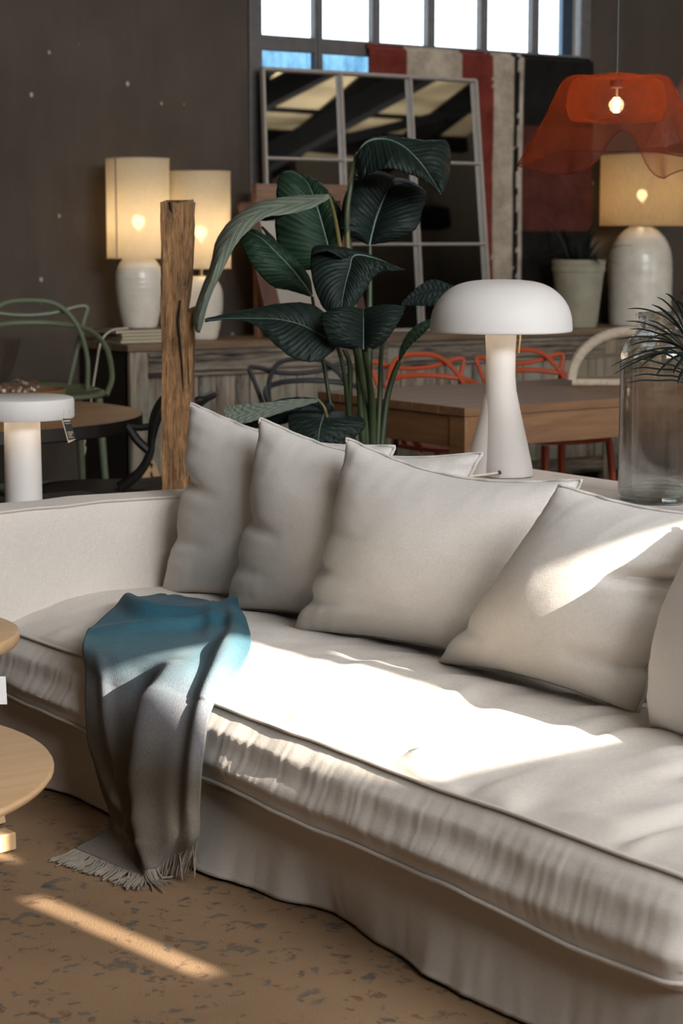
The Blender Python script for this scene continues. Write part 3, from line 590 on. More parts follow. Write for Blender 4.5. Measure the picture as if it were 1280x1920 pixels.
b.hexa([q(-.03, -.032, 0), q(.011, -.032, 0), q(.011, -.032, .0015), q(-.03, -.032, .0015)], [q(-.03, .034, 0), q(.009, .034, 0), q(.009, .034, .0015), q(-.03, .034, .0015)]); obj('card', b, M['paper'], t, False)
b = MB(); b.tube([q(-.01, .034, 0), q(-.012, .07, 0), q(-.014, .115, 0)], .001, 6); obj('string', b, M['cable'], t)
# ------------------------------------------------------------------ console behind the sofa, mushroom lamp, jar
CZ = .712
t = thing('console_table', 'worn white painted wooden console table standing behind the sofa', 'table', (3.55, 3.45, 0))
for k in range(4):
    x0 = 3.22+.165*k; b = MB(); b.box(x0+.002, x0+.163, 2.25, 4.62, CZ-.04, CZ); obj('plank', b, M['console'], t, False, .005)
b = MB(); b.box(3.26, 3.29, 2.32, 4.55, CZ-.14, CZ-.04).box(3.81, 3.84, 2.32, 4.55, CZ-.14, CZ-.04).box(3.29, 3.81, 2.32, 2.35, CZ-.14, CZ-.04).box(3.29, 3.81, 4.52, 4.55, CZ-.14, CZ-.04); obj('apron', b, M['console'], t, False, .003)
for x in (3.28, 3.82):
    for y in (2.34, 4.53):
        b = MB(); b.box(x-.03, x+.03, y-.03, y+.03, 0, CZ-.04); obj('leg', b, M['console'], t, False, .006)
def point(name, loc, power, color, r, parent=None):
    l = bpy.data.lights.new(name, 'POINT'); l.energy = power; l.color = color; l.shadow_soft_size = r
    o = bpy.data.objects.new(name, l); COL.objects.link(o); o.location = loc
    if parent is not None: o.location = tuple(np.array(loc)-wloc(parent)); o.parent = parent
    return o
mc = pz(936, 893, CZ); mc[2] = CZ; D0 = 5.62; S_ = D0/F
t = thing('mushroom_lamp', 'white mushroom shaped table lamp standing on the console behind the sofa', 'lamp', mc)
hz = lambda y: (893-y)*S_*1.008
nr_ = 46*S_/1.5
b = MB(); prof = [(.066, .0), (.074, .004), (.0755, .012), (.073, .04), (.0635, .11), (.052, .19), (.0445, .25), (.0425, .29), (.0425, .36), (.0445, .40), (.045, .42)]
off = np.array(RT)*.023
b.lathe(prof, mc, 56, tilt=lambda z: (off[0]*max(0, 1-z/.27), off[1]*max(0, 1-z/.27)))
obj('stem', b, M['white'], t)
b = MB(); bk = -RT*.030+np.array([FW[0], FW[1], 0])*.030
b.lathe([(.062, 0), (.07, .006), (.068, .04), (.058, .11), (.046, .19), (.038, .26), (.03, .28)], mc, 48, tilt=lambda z: (bk[0]*max(0, 1-z/.27), bk[1]*max(0, 1-z/.27))); obj('stem_fin', b, M['white'], t)
so_ = -.000; zb = hz(618); R = .2045
shp = [(.05, zb+.02), (R-.02, zb+.012), (R-.006, zb+.002), (R-.001, zb+.004), (R, zb+.014), (R-.003, zb+.045), (R-.013, zb+.075), (R-.034, zb+.105), (R-.066, zb+.130), (R-.105, zb+.144), (R-.15, zb+.150), (0, zb+.1515)]
pp = cat_rom([(a, 0, c) for a, c in shp[2:-1]], 40); b = MB(); b.lathe(shp[:2]+[(p[0], p[2]) for p in pp]+[shp[-1]], mc, 72); obj('lamp_shade', b, M['white'], t)
b = MB(); b.tube([mc+np.array([0, 0, zb-.06])+RT*.052, mc+np.array([0, 0, zb-.02])+RT*.056, mc+np.array([0, 0, zb+.02])+RT*.056], .003, 8); obj('brass_rod', b, M['brass'], t)
cpos = mc+RT*-.006+np.array([-FW[0], -FW[1], 0])*.078
b = MB(); b.tube(cat_rom([cpos+np.array([0, 0, .02]), cpos+np.array([0, 0, .016])-RT*.05-np.array([.02, .02, 0]), cpos+np.array([0, 0, .008])-RT*.15-np.array([.03, .03, 0])], 12), .003, 8); obj('power_cable', b, M['cable'], t)
b = MB(); b.tube([cpos+np.array([.004, .006, .02]), cpos+np.array([-.003, -.004, .02])], .0055, 12); obj('cable_grommet', b, M['blackplastic'], t)
for a in range(6): point('shade_bulb', mc+np.array([.14*math.cos(a*1.047+.6), .14*math.sin(a*1.047+.6), zb-.02]), .13, (1, .78, .55), .03, t)
# jar
jc = pz(1232, 940, CZ); jc[2] = CZ+.002
t = thing('glass_jar', 'tall clear glass jar with a narrow neck on the console table', 'jar', jc)
s = 5.06/F; prof = [(0, .006), (.095, .006), (.103, .012), (.1045, .03), (.1045, .36), (.103, .385), (.093, .415), (.076, .432), (.066, .44), (.062, .45), (.062, .475), (.066, .482), (.066, .49), (.061, .493), (.057, .488), (.057, .448), (.07, .432), (.090, .410), (.099, .385), (.1005, .36), (.1005, .03), (.096, .018), (0, .014)]
b = MB(); b.lathe(prof, jc, 72, caps=False); obj('jar_body', b, M['jar'], t)
b = MB(); b.lathe([(0, .0), (.09, .0), (.099, .004), (.103, .012), (.0995, .02), (.06, .012), (0, .016)], jc, 64, caps=False); obj('jar_base', b, refract('thick_glass', (.85, .9, .85), 0, 1.45), t)
# needle leaved plant at right edge
pp = pD(1350, 870, 4.82); pp[2] = CZ
t = thing('needle_plant', 'dark green plant with narrow strap leaves in front of the glass jar', 'plant', pp)
b = MB(); b.lathe([(.042, .002), (.05, .006), (.06, .10), (.064, .11), (.058, .112), (.055, .10), (0, .10)], pp, 40); obj('pot', b, M['potdark'], t)
crown = [pD(1296, y, 4.86) for y in (600, 640, 675, 705)]
b = MB(); b.tube(cat_rom([pp+np.array([0, 0, .1]), pD(1338, 760, 4.84), pD(1305, 690, 4.86), pD(1290, 590, 4.87)], 24), .006, 8); obj('stem', b, M['stem'], t)
ends = [(1176, 579, 1275, 618), (1172, 602, 1280, 650), (1180, 617, 1282, 660), (1221, 571, 1288, 640), (1231, 557, 1285, 625), (1247, 550, 1285, 610), (1258, 565, 1292, 600), (1157, 637, 1285, 655), (1178, 649, 1285, 658), (1143, 688, 1288, 655), (1150, 702, 1288, 662), (1160, 690, 1280, 664), (1189, 677, 1290, 672), (1200, 688, 1290, 655),
        (1183, 692, 1290, 705), (1187, 705, 1292, 716), (1176, 718, 1292, 722), (1229, 704, 1292, 668), (1186, 674, 1288, 700), (1240, 656, 1290, 690), (1270, 692, 1292, 660), (1277, 548, 1294, 600), (1210, 640, 1290, 640), (1262, 700, 1292, 680), (1195, 660, 1285, 690), (1215, 600, 1290, 665), (1275, 590, 1296, 640), (1270, 720, 1296, 690)]
for (ex, ey, bx, by) in ends:
    d0 = 4.86+rng.uniform(-.02, .02); d1 = d0+rng.uniform(-.10, .03); A = pD(bx, by, d0); Z = pD(ex, ey, d1); mid = (A+Z)/2+np.array([0, 0, .018 if by < 700 else .008])
    c = cat_rom([A, A*.5+mid*.5+np.array([0, 0, .006]), mid, mid*.45+Z*.55+np.array([0, 0, .004]), Z], 20); b = MB()
    rad = [.0068*min(1, .45+1.6*i/19)*math.sqrt(max(.03, 1-(i/19)**3)) for i in range(20)]; b.tube(c, rad, 8, flat=.35); obj('leaf', b, M['needle'], t)
# ------------------------------------------------------------------ disc lamp behind the sofa arm
st = thing('side_table', 'low side table with a woven rim behind the sofa arm', 'table', (2.62, 5.45, 0))
ZT = .585; dc = pY(45, 952, 5.42); dc[2] = ZT+.001
b = MB(); b.box(2.35, 3.0, 5.12, 5.75, ZT-.03, ZT); obj('tabletop', b, M['dark'], st, False, .004)
for x in (2.38, 2.97):
    for y in (5.15, 5.72): b = MB(); b.box(x-.02, x+.02, y-.02, y+.02, 0, ZT-.03); obj('leg', b, M['dark'], st, False)
b = MB()
for s in (0, 1):
    for k in range(3):
        L = [(2.35+.65*i/60, 5.118-.006*math.cos(i*1.2+k*2.1), ZT-.003+.006*math.sin(i*1.2+k*2.1)) for i in range(61)]
    for k in range(3):
        L = [(2.35+.65*i/60, 5.116-.007*math.cos(i*1.2+k*2.1), ZT+.004+.007*math.sin(i*1.2+k*2.1)) for i in range(61)]
        if s == 0: b.tube(L, .006, 6)
obj('woven_edge', b, M['straw'], st)
s = 5.95/F
t = thing('disc_lamp', 'white lamp with a flat round disc shade behind the sofa arm', 'lamp', dc)
b = MB(); b.lathe([(.056, .0), (.056, .02), (.0535, .30)], dc, 48); obj('stem', b, M['white'], t)
zt = (952-738)*s; R = 98*s; zb = zt-.062; b = MB(); b.lathe([(.05, zb+.012), (R-.02, zb+.01), (R-.003, zb), (R, zb+.004), (R, zt-.012), (R-.003, zt-.003), (R-.010, zt), (0, zt)], dc, 80); obj('lamp_shade', b, M['white'], t)
for a in range(6): point('shade_bulb', dc+np.array([.125*math.cos(a*1.047), .125*math.sin(a*1.047), zb-.02]), .13, (1, .78, .55), .03, t)
tp = pD(112, 783, 5.82); tg = thing('hang_tag', 'small black hang tag with pale print dangling from the disc lamp', 'tag', tp)
def tq(px, py, d=0): return pD(px, py, 5.82-d)
b = MB(); b.hexa([tq(129, 830, 0), tq(142, 823.5, 0), tq(142, 823.5, .004), tq(129, 830, .004)], [tq(115.5, 785, 0), tq(131.5, 785, 0), tq(131.5, 785, .004), tq(115.5, 785, .004)]); obj('card', b, M['blackplastic'], tg, False)
b = MB(); b.hexa([tq(128, 831, .002), tq(129.5, 830, .002), tq(129.5, 830, .006), tq(128, 831, .006)], [tq(115, 785, .002), tq(117, 785, .002), tq(117, 785, .006), tq(115, 785, .006)])
b.hexa([tq(128.5, 830.5, .004), tq(142.5, 823.5, .004), tq(142.5, 823.5, .006), tq(128.5, 830.5, .006)], [tq(129.5, 825.5, .004), tq(141, 823.3, .004), tq(141, 823.3, .006), tq(129.5, 825.5, .006)]); plabel(obj('card_edge', b, M['straw'], tg, False), 'pale cream card edge')
b = MB()
for (x0, x1, y, h) in ((119, 131.5, 789.5, 3.2), (120.5, 133, 794.3, 1), (126, 137, 810, 1), (126.5, 137.5, 812.6, 1), (128, 135, 815.3, 1), (128.5, 135, 818, 1), (129, 138, 820.6, 1)):
    b.hexa([tq(x0, y+h/2, .005), tq(x1, y+h/2-.6, .005), tq(x1, y+h/2-.6, .0055), tq(x0, y+h/2, .0055)], [tq(x0, y-h/2, .005), tq(x1, y-h/2-.6, .005), tq(x1, y-h/2-.6, .0055), tq(x0, y-h/2, .0055)])
obj('print', b, M['straw'], tg, False)
for x in (119.8, 130): b = MB(); b.tube([tq(x, 786), tq(x-.3, 780), tq(x-.5, 768)], .0009, 6); obj('string', b, M['straw'], tg)
# ------------------------------------------------------------------ old beam post
pb = pD(331, 935, 6.2); pb[2] = 0; PTOP = 1.507
t = thing('wooden_post', 'weathered split old timber post standing upright behind the sofa arm', 'post', pb)
def post_piece(xl, xr, z0, z1, seed, depth=.11, n=70, top_rough=.012):
    """timber piece between left/right edges (m from post axis along the view's right)"""
    fx = np.array([FW[0], FW[1], 0]); fx /= np.linalg.norm(fx); rows = []
    ring = [(-1, -1), (-.9, -1.0), (-.55, -1.02), (-.2, -1), (.15, -1.03), (.5, -1), (.88, -1), (1, -.95), (1.02, -.3), (.98, .4), (1, 1), (0, 1.02), (-1, 1), (-1.02, .2)]
    for i in range(n):
        z = z0+(z1-z0)*i/(n-1); f = i/(n-1); a = xl(z); c = xr(z); m = (a+c)/2; h = (c-a)/2; row = []
        for k, (u, v) in enumerate(ring):
            j = 1+.05*fbm(k*1.7+seed, z*6, seed, 4)
            px_ = m+h*u*(1+.09*fbm(k*2.1+seed, z*11, 2, 4)); py_ = depth/2*v*j+.006*fbm(k*3+seed, z*20, 7, 3)
            zz = z+(top_rough*fbm(u*2+seed, v*2, 3, 2)*2 if i == n-1 else 0)
            row.append(pb+RT*px_+fx*py_+np.array([0, 0, zz]))
        row.append(row[0]); rows.append(row)
    P = np.array(rows); b = MB(); b.grid(P); m = P.shape[1]; b.F.append(tuple((n-1)*m+k for k in range(m-1))); b.F.append(tuple(range(m-2, -1, -1))); return b
s = 6.2/F
zc = lambda y: pD(335, y, 6.2)[2]
zs_ = [0, zc(935), zc(770), zc(690), zc(600), zc(560), zc(460), zc(382)]
rl = [x*s for x in (-25, -25, -23, -22, -22, -22, -21, -21.5)]
rr = [x*s for x in (24, 24, 31, 33, 34, 25.5, 28, 33)]
post = obj('timber', post_piece(lambda z: np.interp(z, zs_, rl), lambda z: np.interp(z, zs_, [x*s for x in (22, 22, 28, 24, 22, 27, 37, 38)]), 0, PTOP, 1.5, n=110), M['beam'], t)
obj('split_strip', post_piece(lambda z: np.interp(z, [0, zc(690), zc(577)], [8*s, 20*s, 14*s]), lambda z: np.interp(z, zs_, [x*s for x in (25, 26, 33, 34, 37, 37, 37, 37)]), .05, zc(577), 8.3, .095, 60, .02), M['beam'], t)
b = MB(); b.tube([pb+RT*x*s+np.array([-FW[0], -FW[1], 0])*.060+np.array([0, 0, zc(y)]) for x, y in ((14, 560), (10, 600), (13, 640), (17, 690), (18, 730))], [.004, .0075, .006, .004, .001], 6, flat=.6); plabel(obj('crack', b, M['dark'], t), 'dark crack')
b = MB(); b.tube([pb+RT*x*s+np.array([-FW[0], -FW[1], 0])*.058+np.array([0, 0, zc(y)]) for x, y in ((-2, 380), (-1, 392), (1, 404))], [.010, .007, .001], 6, flat=.6); obj('crack', b, M['dark'], t)
# ------------------------------------------------------------------ big leafy plant
plc = pD(690, 905, 6.2); plc[2] = 0
t = thing('bird_of_paradise_plant', 'tall large leaved dark green potted plant standing behind the sofa', 'plant', plc)
b = MB(); b.lathe([(.13, 0), (.15, .01), (.19, .36), (.195, .38), (.18, .38), (.175, .33), (0, .33)], plc, 56); obj('pot', b, M['potdark'], t)
b = MB(); b.lathe([(.176, .334), (.1, .345), (0, .35)], plc, 32); obj('soil', b, M['soil'], t)
def leaf(D, st, mat='leaf', cup=.02, rib=True, ribw=.0045, n=34, m=18, tears=0, seed=0):
    """st: stations (mid, left edge, right edge[, depth shifts mid,left,right])"""
    mids, les, res = [], [], []
    for q in st:
        dd = q[3] if len(q) > 3 else (0, 0, 0)
        mids.append(pD(*q[0], D+dd[0])); les.append(pD(*q[1], D+dd[1])); res.append(pD(*q[2], D+dd[2]))
    Mi, L, Rr = cat_rom(mids, n), cat_rom(les, n), cat_rom(res, n); P = np.zeros((n, 2*m+1, 3)); uv = []
    toward = np.array([-FW[0], -FW[1], .35])
    for i in range(n):
        for j in range(-m, m+1):
            a = abs(j)/m; e = L[i] if j < 0 else Rr[i]; p = Mi[i]*(1-a)+e*a
            wdt = np.linalg.norm(e-Mi[i]); p = p+toward*(cup*4*a*(1-a)*min(1, wdt/.08))
            p = p+toward*(.0022*math.sin(i*2.3+a*3)*min(1, a*3))
            if a > .8 : p = p+(e-Mi[i])*(.03*fbm(i*.7+seed, j*.1, seed, 2))*(a-.8)*5
            P[i, j+m] = p; uv.append((j/m, i/(n-1)))
    b = MB(); b.grid(P, uv=uv); lo = obj('leaf', b, M[mat], t, solid=.0022, autos=False)
    if rib:
        b = MB(); b.tube(Mi+toward*.004, np.linspace(ribw, ribw*.3, n), 7); obj('midrib', b, M['midrib'], lo)
    return lo
LD = 6.15
leaf(LD+.05, [((668, 290), (667, 300), (676, 275)), ((690, 266), (673, 332), (703, 262), (0, -.06, .05)), ((722, 262), (692, 326), (755, 265), (0, -.10, .08)), ((755, 275), (725, 316), (800, 266), (-.03, -.14, .10)), ((785, 303), (765, 326), (838, 266), (-.06, -.14, .05)), ((808, 335), (795, 340), (844, 318), (-.08, -.14, 0)), ((826, 365), (818, 358), (832, 358), (-.1, -.1, -.1))], 'leaf', .03)
leaf(LD+.12, [((692, 462), (688, 458), (697, 458)), ((697, 440), (645, 436), (735, 452), (0, -.05, -.02)), ((704, 412), (637, 415), (778, 430), (0, -.05, -.04)), ((716, 380), (645, 372), (793, 392), (.02, 0, 0)), ((730, 350), (658, 340), (798, 366), (.06, .03, .05)), ((742, 335), (678, 322), (796, 358), (.16, .16, .16)), ((760, 345), (705, 335), (790, 362), (.26, .24, .24))], 'leaf', .03)
leaf(LD+.16, [((622, 500), (605, 508), (626, 498)), ((615, 465), (545, 500), (636, 470)), ((606, 430), (520, 455), (645, 430)), ((596, 395), (517, 395), (640, 398)), ((584, 360), (520, 345), (620, 365), (.02, 0, .04)), ((572, 338), (528, 325), (600, 343), (.06, .05, .08)), ((560, 328), (540, 321), (575, 332), (.10, .1, .1))], 'leaf_mid', .03, seed=3)
leaf(LD-.15, [((617, 368), (616, 364), (617, 372)), ((580, 378), (576, 366), (585, 390), (0, .03, -.02)), ((535, 385), (530, 370), (540, 402), (0, .03, -.02)), ((490, 396), (482, 382), (497, 408), (-.01, .04, -.03)), ((448, 422), (436, 410), (462, 436), (-.02, .04, -.03)), ((420, 462), (406, 450), (438, 466), (-.02, .04, -.03)), ((402, 508), (394, 500), (414, 514), (-.02, .04, 0)), ((385, 555), (374, 552), (392, 562), (0, .04, .02)), ((373, 600), (362, 598), (380, 606), (.02, .05, .05)), ((371, 624), (368, 622), (374, 624), (.05, .05, .05))], 'leaf_pale', .008, False, seed=5)
leaf(LD-.10, [((545, 395), (540, 393), (546, 400), (.02, .02, .02)), ((510, 402), (505, 398), (512, 412), (.02, .02, .03)), ((485, 408), (480, 402), (490, 414), (.02, .02, .04))], 'leaf', .0, False, n=12, m=5)
leaf(LD+.02, [((584, 556), (581, 556), (586, 553)), ((570, 535), (545, 545), (580, 520)), ((545, 503), (510, 536), (560, 492)), ((515, 472), (475, 500), (532, 465), (0, -.03, .03)), ((490, 448), (455, 465), (508, 448), (0, -.02, .05)), ((465, 435), (448, 445), (480, 430), (.02, .02, .05))], 'leaf_mid', .02, seed=7)
leaf(LD+.10, [((525, 466), (518, 468), (526, 462)), ((508, 446), (505, 450), (514, 446)), ((491, 425), (490, 427), (492, 424))], 'leaf', 0, False, n=10, m=4)
leaf(LD-.22, [((750, 505), (740, 500), (760, 506), (.06, .06, .06)), ((700, 485), (668, 472), (738, 508), (.03, .08, -.02)), ((664, 480), (596, 460), (720, 508), (0, .06, -.03)), ((655, 505), (583, 482), (698, 522), (-.01, .02, -.03)), ((648, 530), (586, 525), (688, 540), (-.03, -.02, -.04)), ((642, 560), (604, 574), (670, 566), (-.05, -.04, -.05)), ((638, 595), (632, 596), (645, 594), (-.06, -.05, -.06))], 'leaf', .02, True, .003, seed=9)
leaf(LD-.22, [((640, 470), (610, 466), (665, 478), (0, .04, 0)), ((622, 466), (590, 470), (655, 480), (-.03, -.02, -.01)), ((612, 470), (583, 478), (640, 486), (-.05, -.05, -.02))], 'leaf', .01, False, n=12)
leaf(LD-.30, [((632, 645), (628, 655), (632, 632)), ((600, 628), (598, 676), (612, 592), (0, -.05, .05)), ((565, 610), (560, 676), (580, 570), (0, -.06, .05)), ((525, 600), (520, 650), (530, 569), (0, -.05, .05)), ((485, 598), (478, 610), (484, 577), (0, -.02, .04)), ((435, 598), (432, 599), (435, 586), (0, 0, .03)), ((384, 601), (384, 604), (384, 598))], 'leaf', .015, True, .002, seed=11)
leaf(LD-.33, [((681, 656), (660, 655), (700, 655)), ((681, 640), (620, 645), (722, 640), (0, -.03, -.03)), ((681, 618), (605, 615), (742, 612), (0, -.05, -.05)), ((681, 598), (602, 592), (755, 590), (0, -.04, -.04)), ((681, 580), (615, 583), (760, 575), (.04, 0, 0))], 'leaf', .03, True, .002, seed=13)
leaf(LD+.25, [((752, 572), (754, 574), (753, 568)), ((780, 555), (775, 573), (778, 542)), ((815, 545), (805, 574), (810, 524)), ((850, 550), (845, 572), (848, 535))], 'leaf', .01, False)
leaf(LD+.05, [((748, 678), (746, 678), (750, 677)), ((760, 648), (750, 652), (768, 650)), ((780, 622), (764, 625), (790, 630)), ((805, 606), (790, 604), (806, 615)), ((840, 596), (830, 592), (838, 604))], 'leaf_mid', .0, False)
leaf(LD-.12, [((597, 750), (597, 748), (597, 753)), ((550, 757), (552, 748), (545, 768)), ((505, 767), (505, 754), (495, 784)), ((465, 775), (470, 757), (455, 794)), ((435, 775), (440, 760), (428, 788)), ((420, 768), (424, 763), (418, 772))], 'leaf_pale', .004, False, seed=15)
leaf(LD+.02, [((625, 790), (600, 800), (640, 785)), ((590, 762), (560, 790), (615, 755)), ((545, 752), (500, 800), (570, 745)), ((500, 765), (455, 805), (520, 750)), ((460, 790), (440, 805), (478, 770))], 'leaf', .01, False, seed=16)
leaf(LD-.10, [((612, 772), (545, 772), (672, 778), (.1, .1, .1)), ((606, 782), (540, 785), (684, 790), (0, 0, .0)), ((600, 800), (545, 815), (680, 806), (-.06, -.04, -.03)), ((597, 822), (565, 835), (640, 836), (-.08, -.06, -.06)), ((596, 845), (585, 850), (612, 850), (-.08, -.06, -.06))], 'leaf', .01, True, .003, seed=17)
def stemt(pts, r, mat='stem'):
    b = MB(); c = cat_rom([pD(x, y, d) for x, y, d in pts], 30); b.tube(c, np.linspace(r[0], r[1], 30), 10); obj('stem', b, M[mat], t)
B_ = lambda x: (x, 930, 6.2)
stemt([B_(690), (688, 800, 6.2), (672, 660, 6.2), (655, 480, 6.22), (650, 400, 6.2), (668, 290, 6.2)], (.016, .007), 'stem')
stemt([(654, 500, 6.22), (651, 440, 6.21), (655, 350, 6.2), (669, 288, 6.2)], (.0085, .0065), 'stem_y')
stemt([B_(695), (690, 760, 6.25), (692, 600, 6.28), (693, 462, 6.27)], (.018, .007))
stemt([B_(684), (676, 720, 6.3), (655, 560, 6.3), (622, 500, 6.31)], (.014, .006))
stemt([(660, 590, 6.15), (640, 480, 6.1), (628, 410, 6.05), (617, 368, 6.0)], (.008, .0055), 'stem_y')
stemt([B_(686), (672, 700, 6.1), (660, 590, 6.15)], (.012, .008))
stemt([B_(698), (697, 760, 6.1), (683, 656, 5.85)], (.015, .008)); stemt([B_(692), (680, 720, 6.1), (664, 640, 6.0), (660, 520, 5.95)], (.014, .006))
stemt([B_(702), (712, 740, 6.2), (716, 650, 6.3), (740, 575, 6.4)], (.010, .005)); stemt([B_(706), (722, 770, 6.2), (735, 710, 6.2), (748, 678, 6.2)], (.011, .008))
stemt([B_(674), (655, 790, 6.1), (645, 700, 5.95), (632, 648, 5.87)], (.009, .005)); stemt([B_(668), (626, 790, 6.2), (608, 690, 6.2), (585, 556, 6.17)], (.009, .005)); stemt([B_(680), (657, 790, 6.2), (656, 690, 6.25), (645, 655, 6.25)], (.010, .007))
stemt([B_(655), (615, 790, 6.05), (608, 765, 6.03), (597, 750, 6.03)], (.006, .004), 'stem_y'); stemt([B_(694), (697, 840, 6.15), (692, 770, 6.16)], (.007, .002), 'stem_y')
# ------------------------------------------------------------------ dining table, chairs, straw cover
TZ = .75; TX0, TX1, TY0, TY1 = 4.77, 7.3, 5.985, 6.99
t = thing('dining_table', 'long rectangular oak dining table in front of the sideboard', 'table', ((TX0+TX1)/2, (TY0+TY1)/2, 0))
for k in range(6):
    y0 = TY0+(TY1-TY0)*k/6; b = MB(); b.box(TX0, TX1, y0+.001, y0+(TY1-TY0)/6-.001, TZ-.035, TZ); obj('plank', b, M['table'], t, False, .002)
b = MB(); b.box(TX0+.01, TX0+.04, TY0+.01, TY1-.01, TZ-.16, TZ-.035); obj('apron', b, M['table_y'], t, False, .003)
b = MB(); b.box(TX0+.04, TX1-.01, TY0+.01, TY0+.04, TZ-.16, TZ-.035).box(TX0+.04, TX1-.01, TY1-.04, TY1-.01, TZ-.16, TZ-.035).box(TX1-.04, TX1-.01, TY0+.04, TY1-.04, TZ-.16, TZ-.035); obj('apron', b, M['table'], t, False, .003)
for x in (TX0+.005, TX1-.105):
    for y in (TY0+.005, TY1-.105): b = MB(); b.box(x, x+.1, y, y+.1, 0, TZ-.036); obj('leg', b, M['table_y'], t, False, .004)
def rot2(p, a): return np.array([p[0]*math.cos(a)-p[1]*math.sin(a), p[0]*math.sin(a)+p[1]*math.cos(a), p[2]])
def loop_chair(name, label, cat, loc, rot, hs, mat, sc=1.0, lowstretch=False, ah=(.40, .30, .37)):
    t = thing(name, label, cat, loc, None); L = np.array(loc); m = M[mat]
    W = lambda p: L+rot2(np.array(p)*np.array([sc, sc, 1]), rot)
    # seat shell
    n, k = 30, 26; P = np.zeros((n, k, 3)); mb = MB(); V = []; 
    rings = []
    for i in range(9):
        f = i/8; ring = []
        for j in range(40):
            a = 2*math.pi*j/40; x = math.copysign(abs(math.cos(a))**.75, math.cos(a))*.265*f; y = math.copysign(abs(math.sin(a))**.75, math.sin(a))*.235*f
            z = hs-.022*(1-f*f)+(.03*(y/.235)**2 if y > 0 else -.01*(y/.235)**2)*f; ring.append(W((x, y, z)))
        ring.append(ring[0]); rings.append(ring)
    mb.grid(np.array(rings)); obj('seat', mb, m, t, solid=.018, autos=False)
    def sym(right): 
        left = [(-x, y, z) for (x, y, z) in right]; return left+right[::-1][1:] if abs(right[-1][0]) < 1e-6 else left
    A = [(.215, .06, hs+.0), (.235, .13, hs+.15), (.21, .20, hs+ah[0]*.72), (.13, .25, hs+ah[0]*.95), (0, .265, hs+ah[0])]
    Bp = [(.25, -.12, hs-.012), (.292, -.07, hs+.07), (.296, .04, hs+ah[1]*.66), (.245, .17, hs+ah[1]*.90), (.13, .25, hs+ah[1]*.98), (0, .27, hs+ah[1])]
    C = [(.16, .18, hs+.01), (.20, .21, hs+.13), (.255, .245, hs+ah[2]*.82), (.275, .255, hs+ah[2]*.98), (.235, .262, hs+ah[2]), (.12, .268, hs+ah[2]*.925), (0, .270, hs+ah[2]*.90)]
    for pr, r in ((A, .0115), (Bp, .0125), (C, .0105)):
        pts = [W(p) for p in sym(pr)]; b = MB(); b.tube(cat_rom(pts, 90), r, 9); obj('back_loop', b, m, t)
    for sx in (-1, 1):
        for sy in (-1, 1):
            b = MB(); b.tube([W((sx*.20, sy*.17, hs-.02)), W((sx*.235, sy*.21, L[2]*0+.0))], [.019, .014], 10); obj('leg', b, m, t)
    if lowstretch:
        for a, c in (((-.215, -.19), (.215, -.19)), ((-.215, .19), (.215, .19)), ((-.215, -.19), (-.215, .19)), ((.215, -.19), (.215, .19))):
            b = MB(); b.bar(W((*a, .28)), W((*c, .28)), .018, .022); obj('stretcher', b, m, t)
    return t
loop_chair('loop_back_chair', 'orange loop back plastic chair across the dining table, nearer the plant', 'chair', (5.67, 7.22, 0), 0, .455, 'orange')
loop_chair('loop_back_chair', 'orange loop back plastic chair across the dining table, behind the straw cover', 'chair', (6.30, 7.22, 0), 0, .455, 'orange')
loop_chair('loop_back_chair', 'charcoal loop back plastic chair at the far left of the dining table', 'chair', (5.03, 7.25, 0), 0, .455, 'charcoal')
gs = np.array([4.00, 8.02, 0]); loop_chair('loop_back_stool', 'sage green loop back bar stool standing by the dark wall', 'stool', gs, math.radians(-12), .715, 'green', 1.0, True)
hc = np.array([6.05, 6.45, TZ]); t = thing('straw_cover', 'pale half round woven straw cover standing on the dining table', 'cover', hc)
fx = np.array([FW[0], FW[1], 0]); fx /= np.linalg.norm(fx)
arc = [hc+RT*.245*math.cos(a)+np.array([0, 0, .03+.21*math.sin(a)]) for a in np.linspace(math.pi, 0, 40)]
b = MB(); b.tube(arc, .021, 10, flat=1.2); obj('arched_rim', b, M['straw'], t)
b = MB(); b.tube([hc-RT*.245+np.array([0, 0, .018]), hc+RT*.245+np.array([0, 0, .018])], .0165, 10); obj('bottom_rim', b, M['straw'], t)
P = np.array([[hc+RT*.23*math.cos(a)+np.array([0, 0, .02+.2*math.sin(a)*f])+fx*(.03*f) for a in np.linspace(math.pi, 0, 30)] for f in np.linspace(0, 1, 12)])
b = MB(); b.grid(P); obj('woven_panel', b, M['straw_mesh'], t)
# ------------------------------------------------------------------ round table, bowl, beads, black chair
rc = np.array([3.04, 6.98, 0]); t = thing('round_table', 'round wooden dining table with a dark edge, left of the post', 'table', rc)
b = MB(); R = .763; b.lathe([(0, .738), (R-.012, .738), (R-.003, .74), (R, .7385), (R, .695), (R-.01, .69), (0, .69)], rc, 96, caps=False); o = obj('table_edge', b, M['dark'], t)
b = MB(); b.lathe([(0, .7405), (R-.006, .7405), (R-.003, .739), (R-.004, .737), (0, .737)], rc, 96, caps=False); obj('tabletop', b, M['round'], t)
b = MB(); b.lathe([(.30, 0), (.30, .02), (.06, .05), (.05, .30), (.05, .60), (.2, .69)], rc, 40); obj('pedestal', b, M['dark'], t)
TT = .741
bc = pz(30, 738, TT+.01); bc[2] = TT
t = thing('wooden_tray', 'round wooden tray holding beads on the round table', 'tray', bc)
b = MB(); b.lathe([(0, .0), (.19, 0), (.205, .006), (.21, .028), (.205, .030), (.198, .010), (0, .008)], bc, 56, caps=False); obj('tray', b, M['round'], t)
bw = pz(-14, 722, TT+.02); bw[2] = TT+.009
t = thing('glass_bowl', 'smoky clear glass bowl standing on the tray at the left edge', 'bowl', bw)
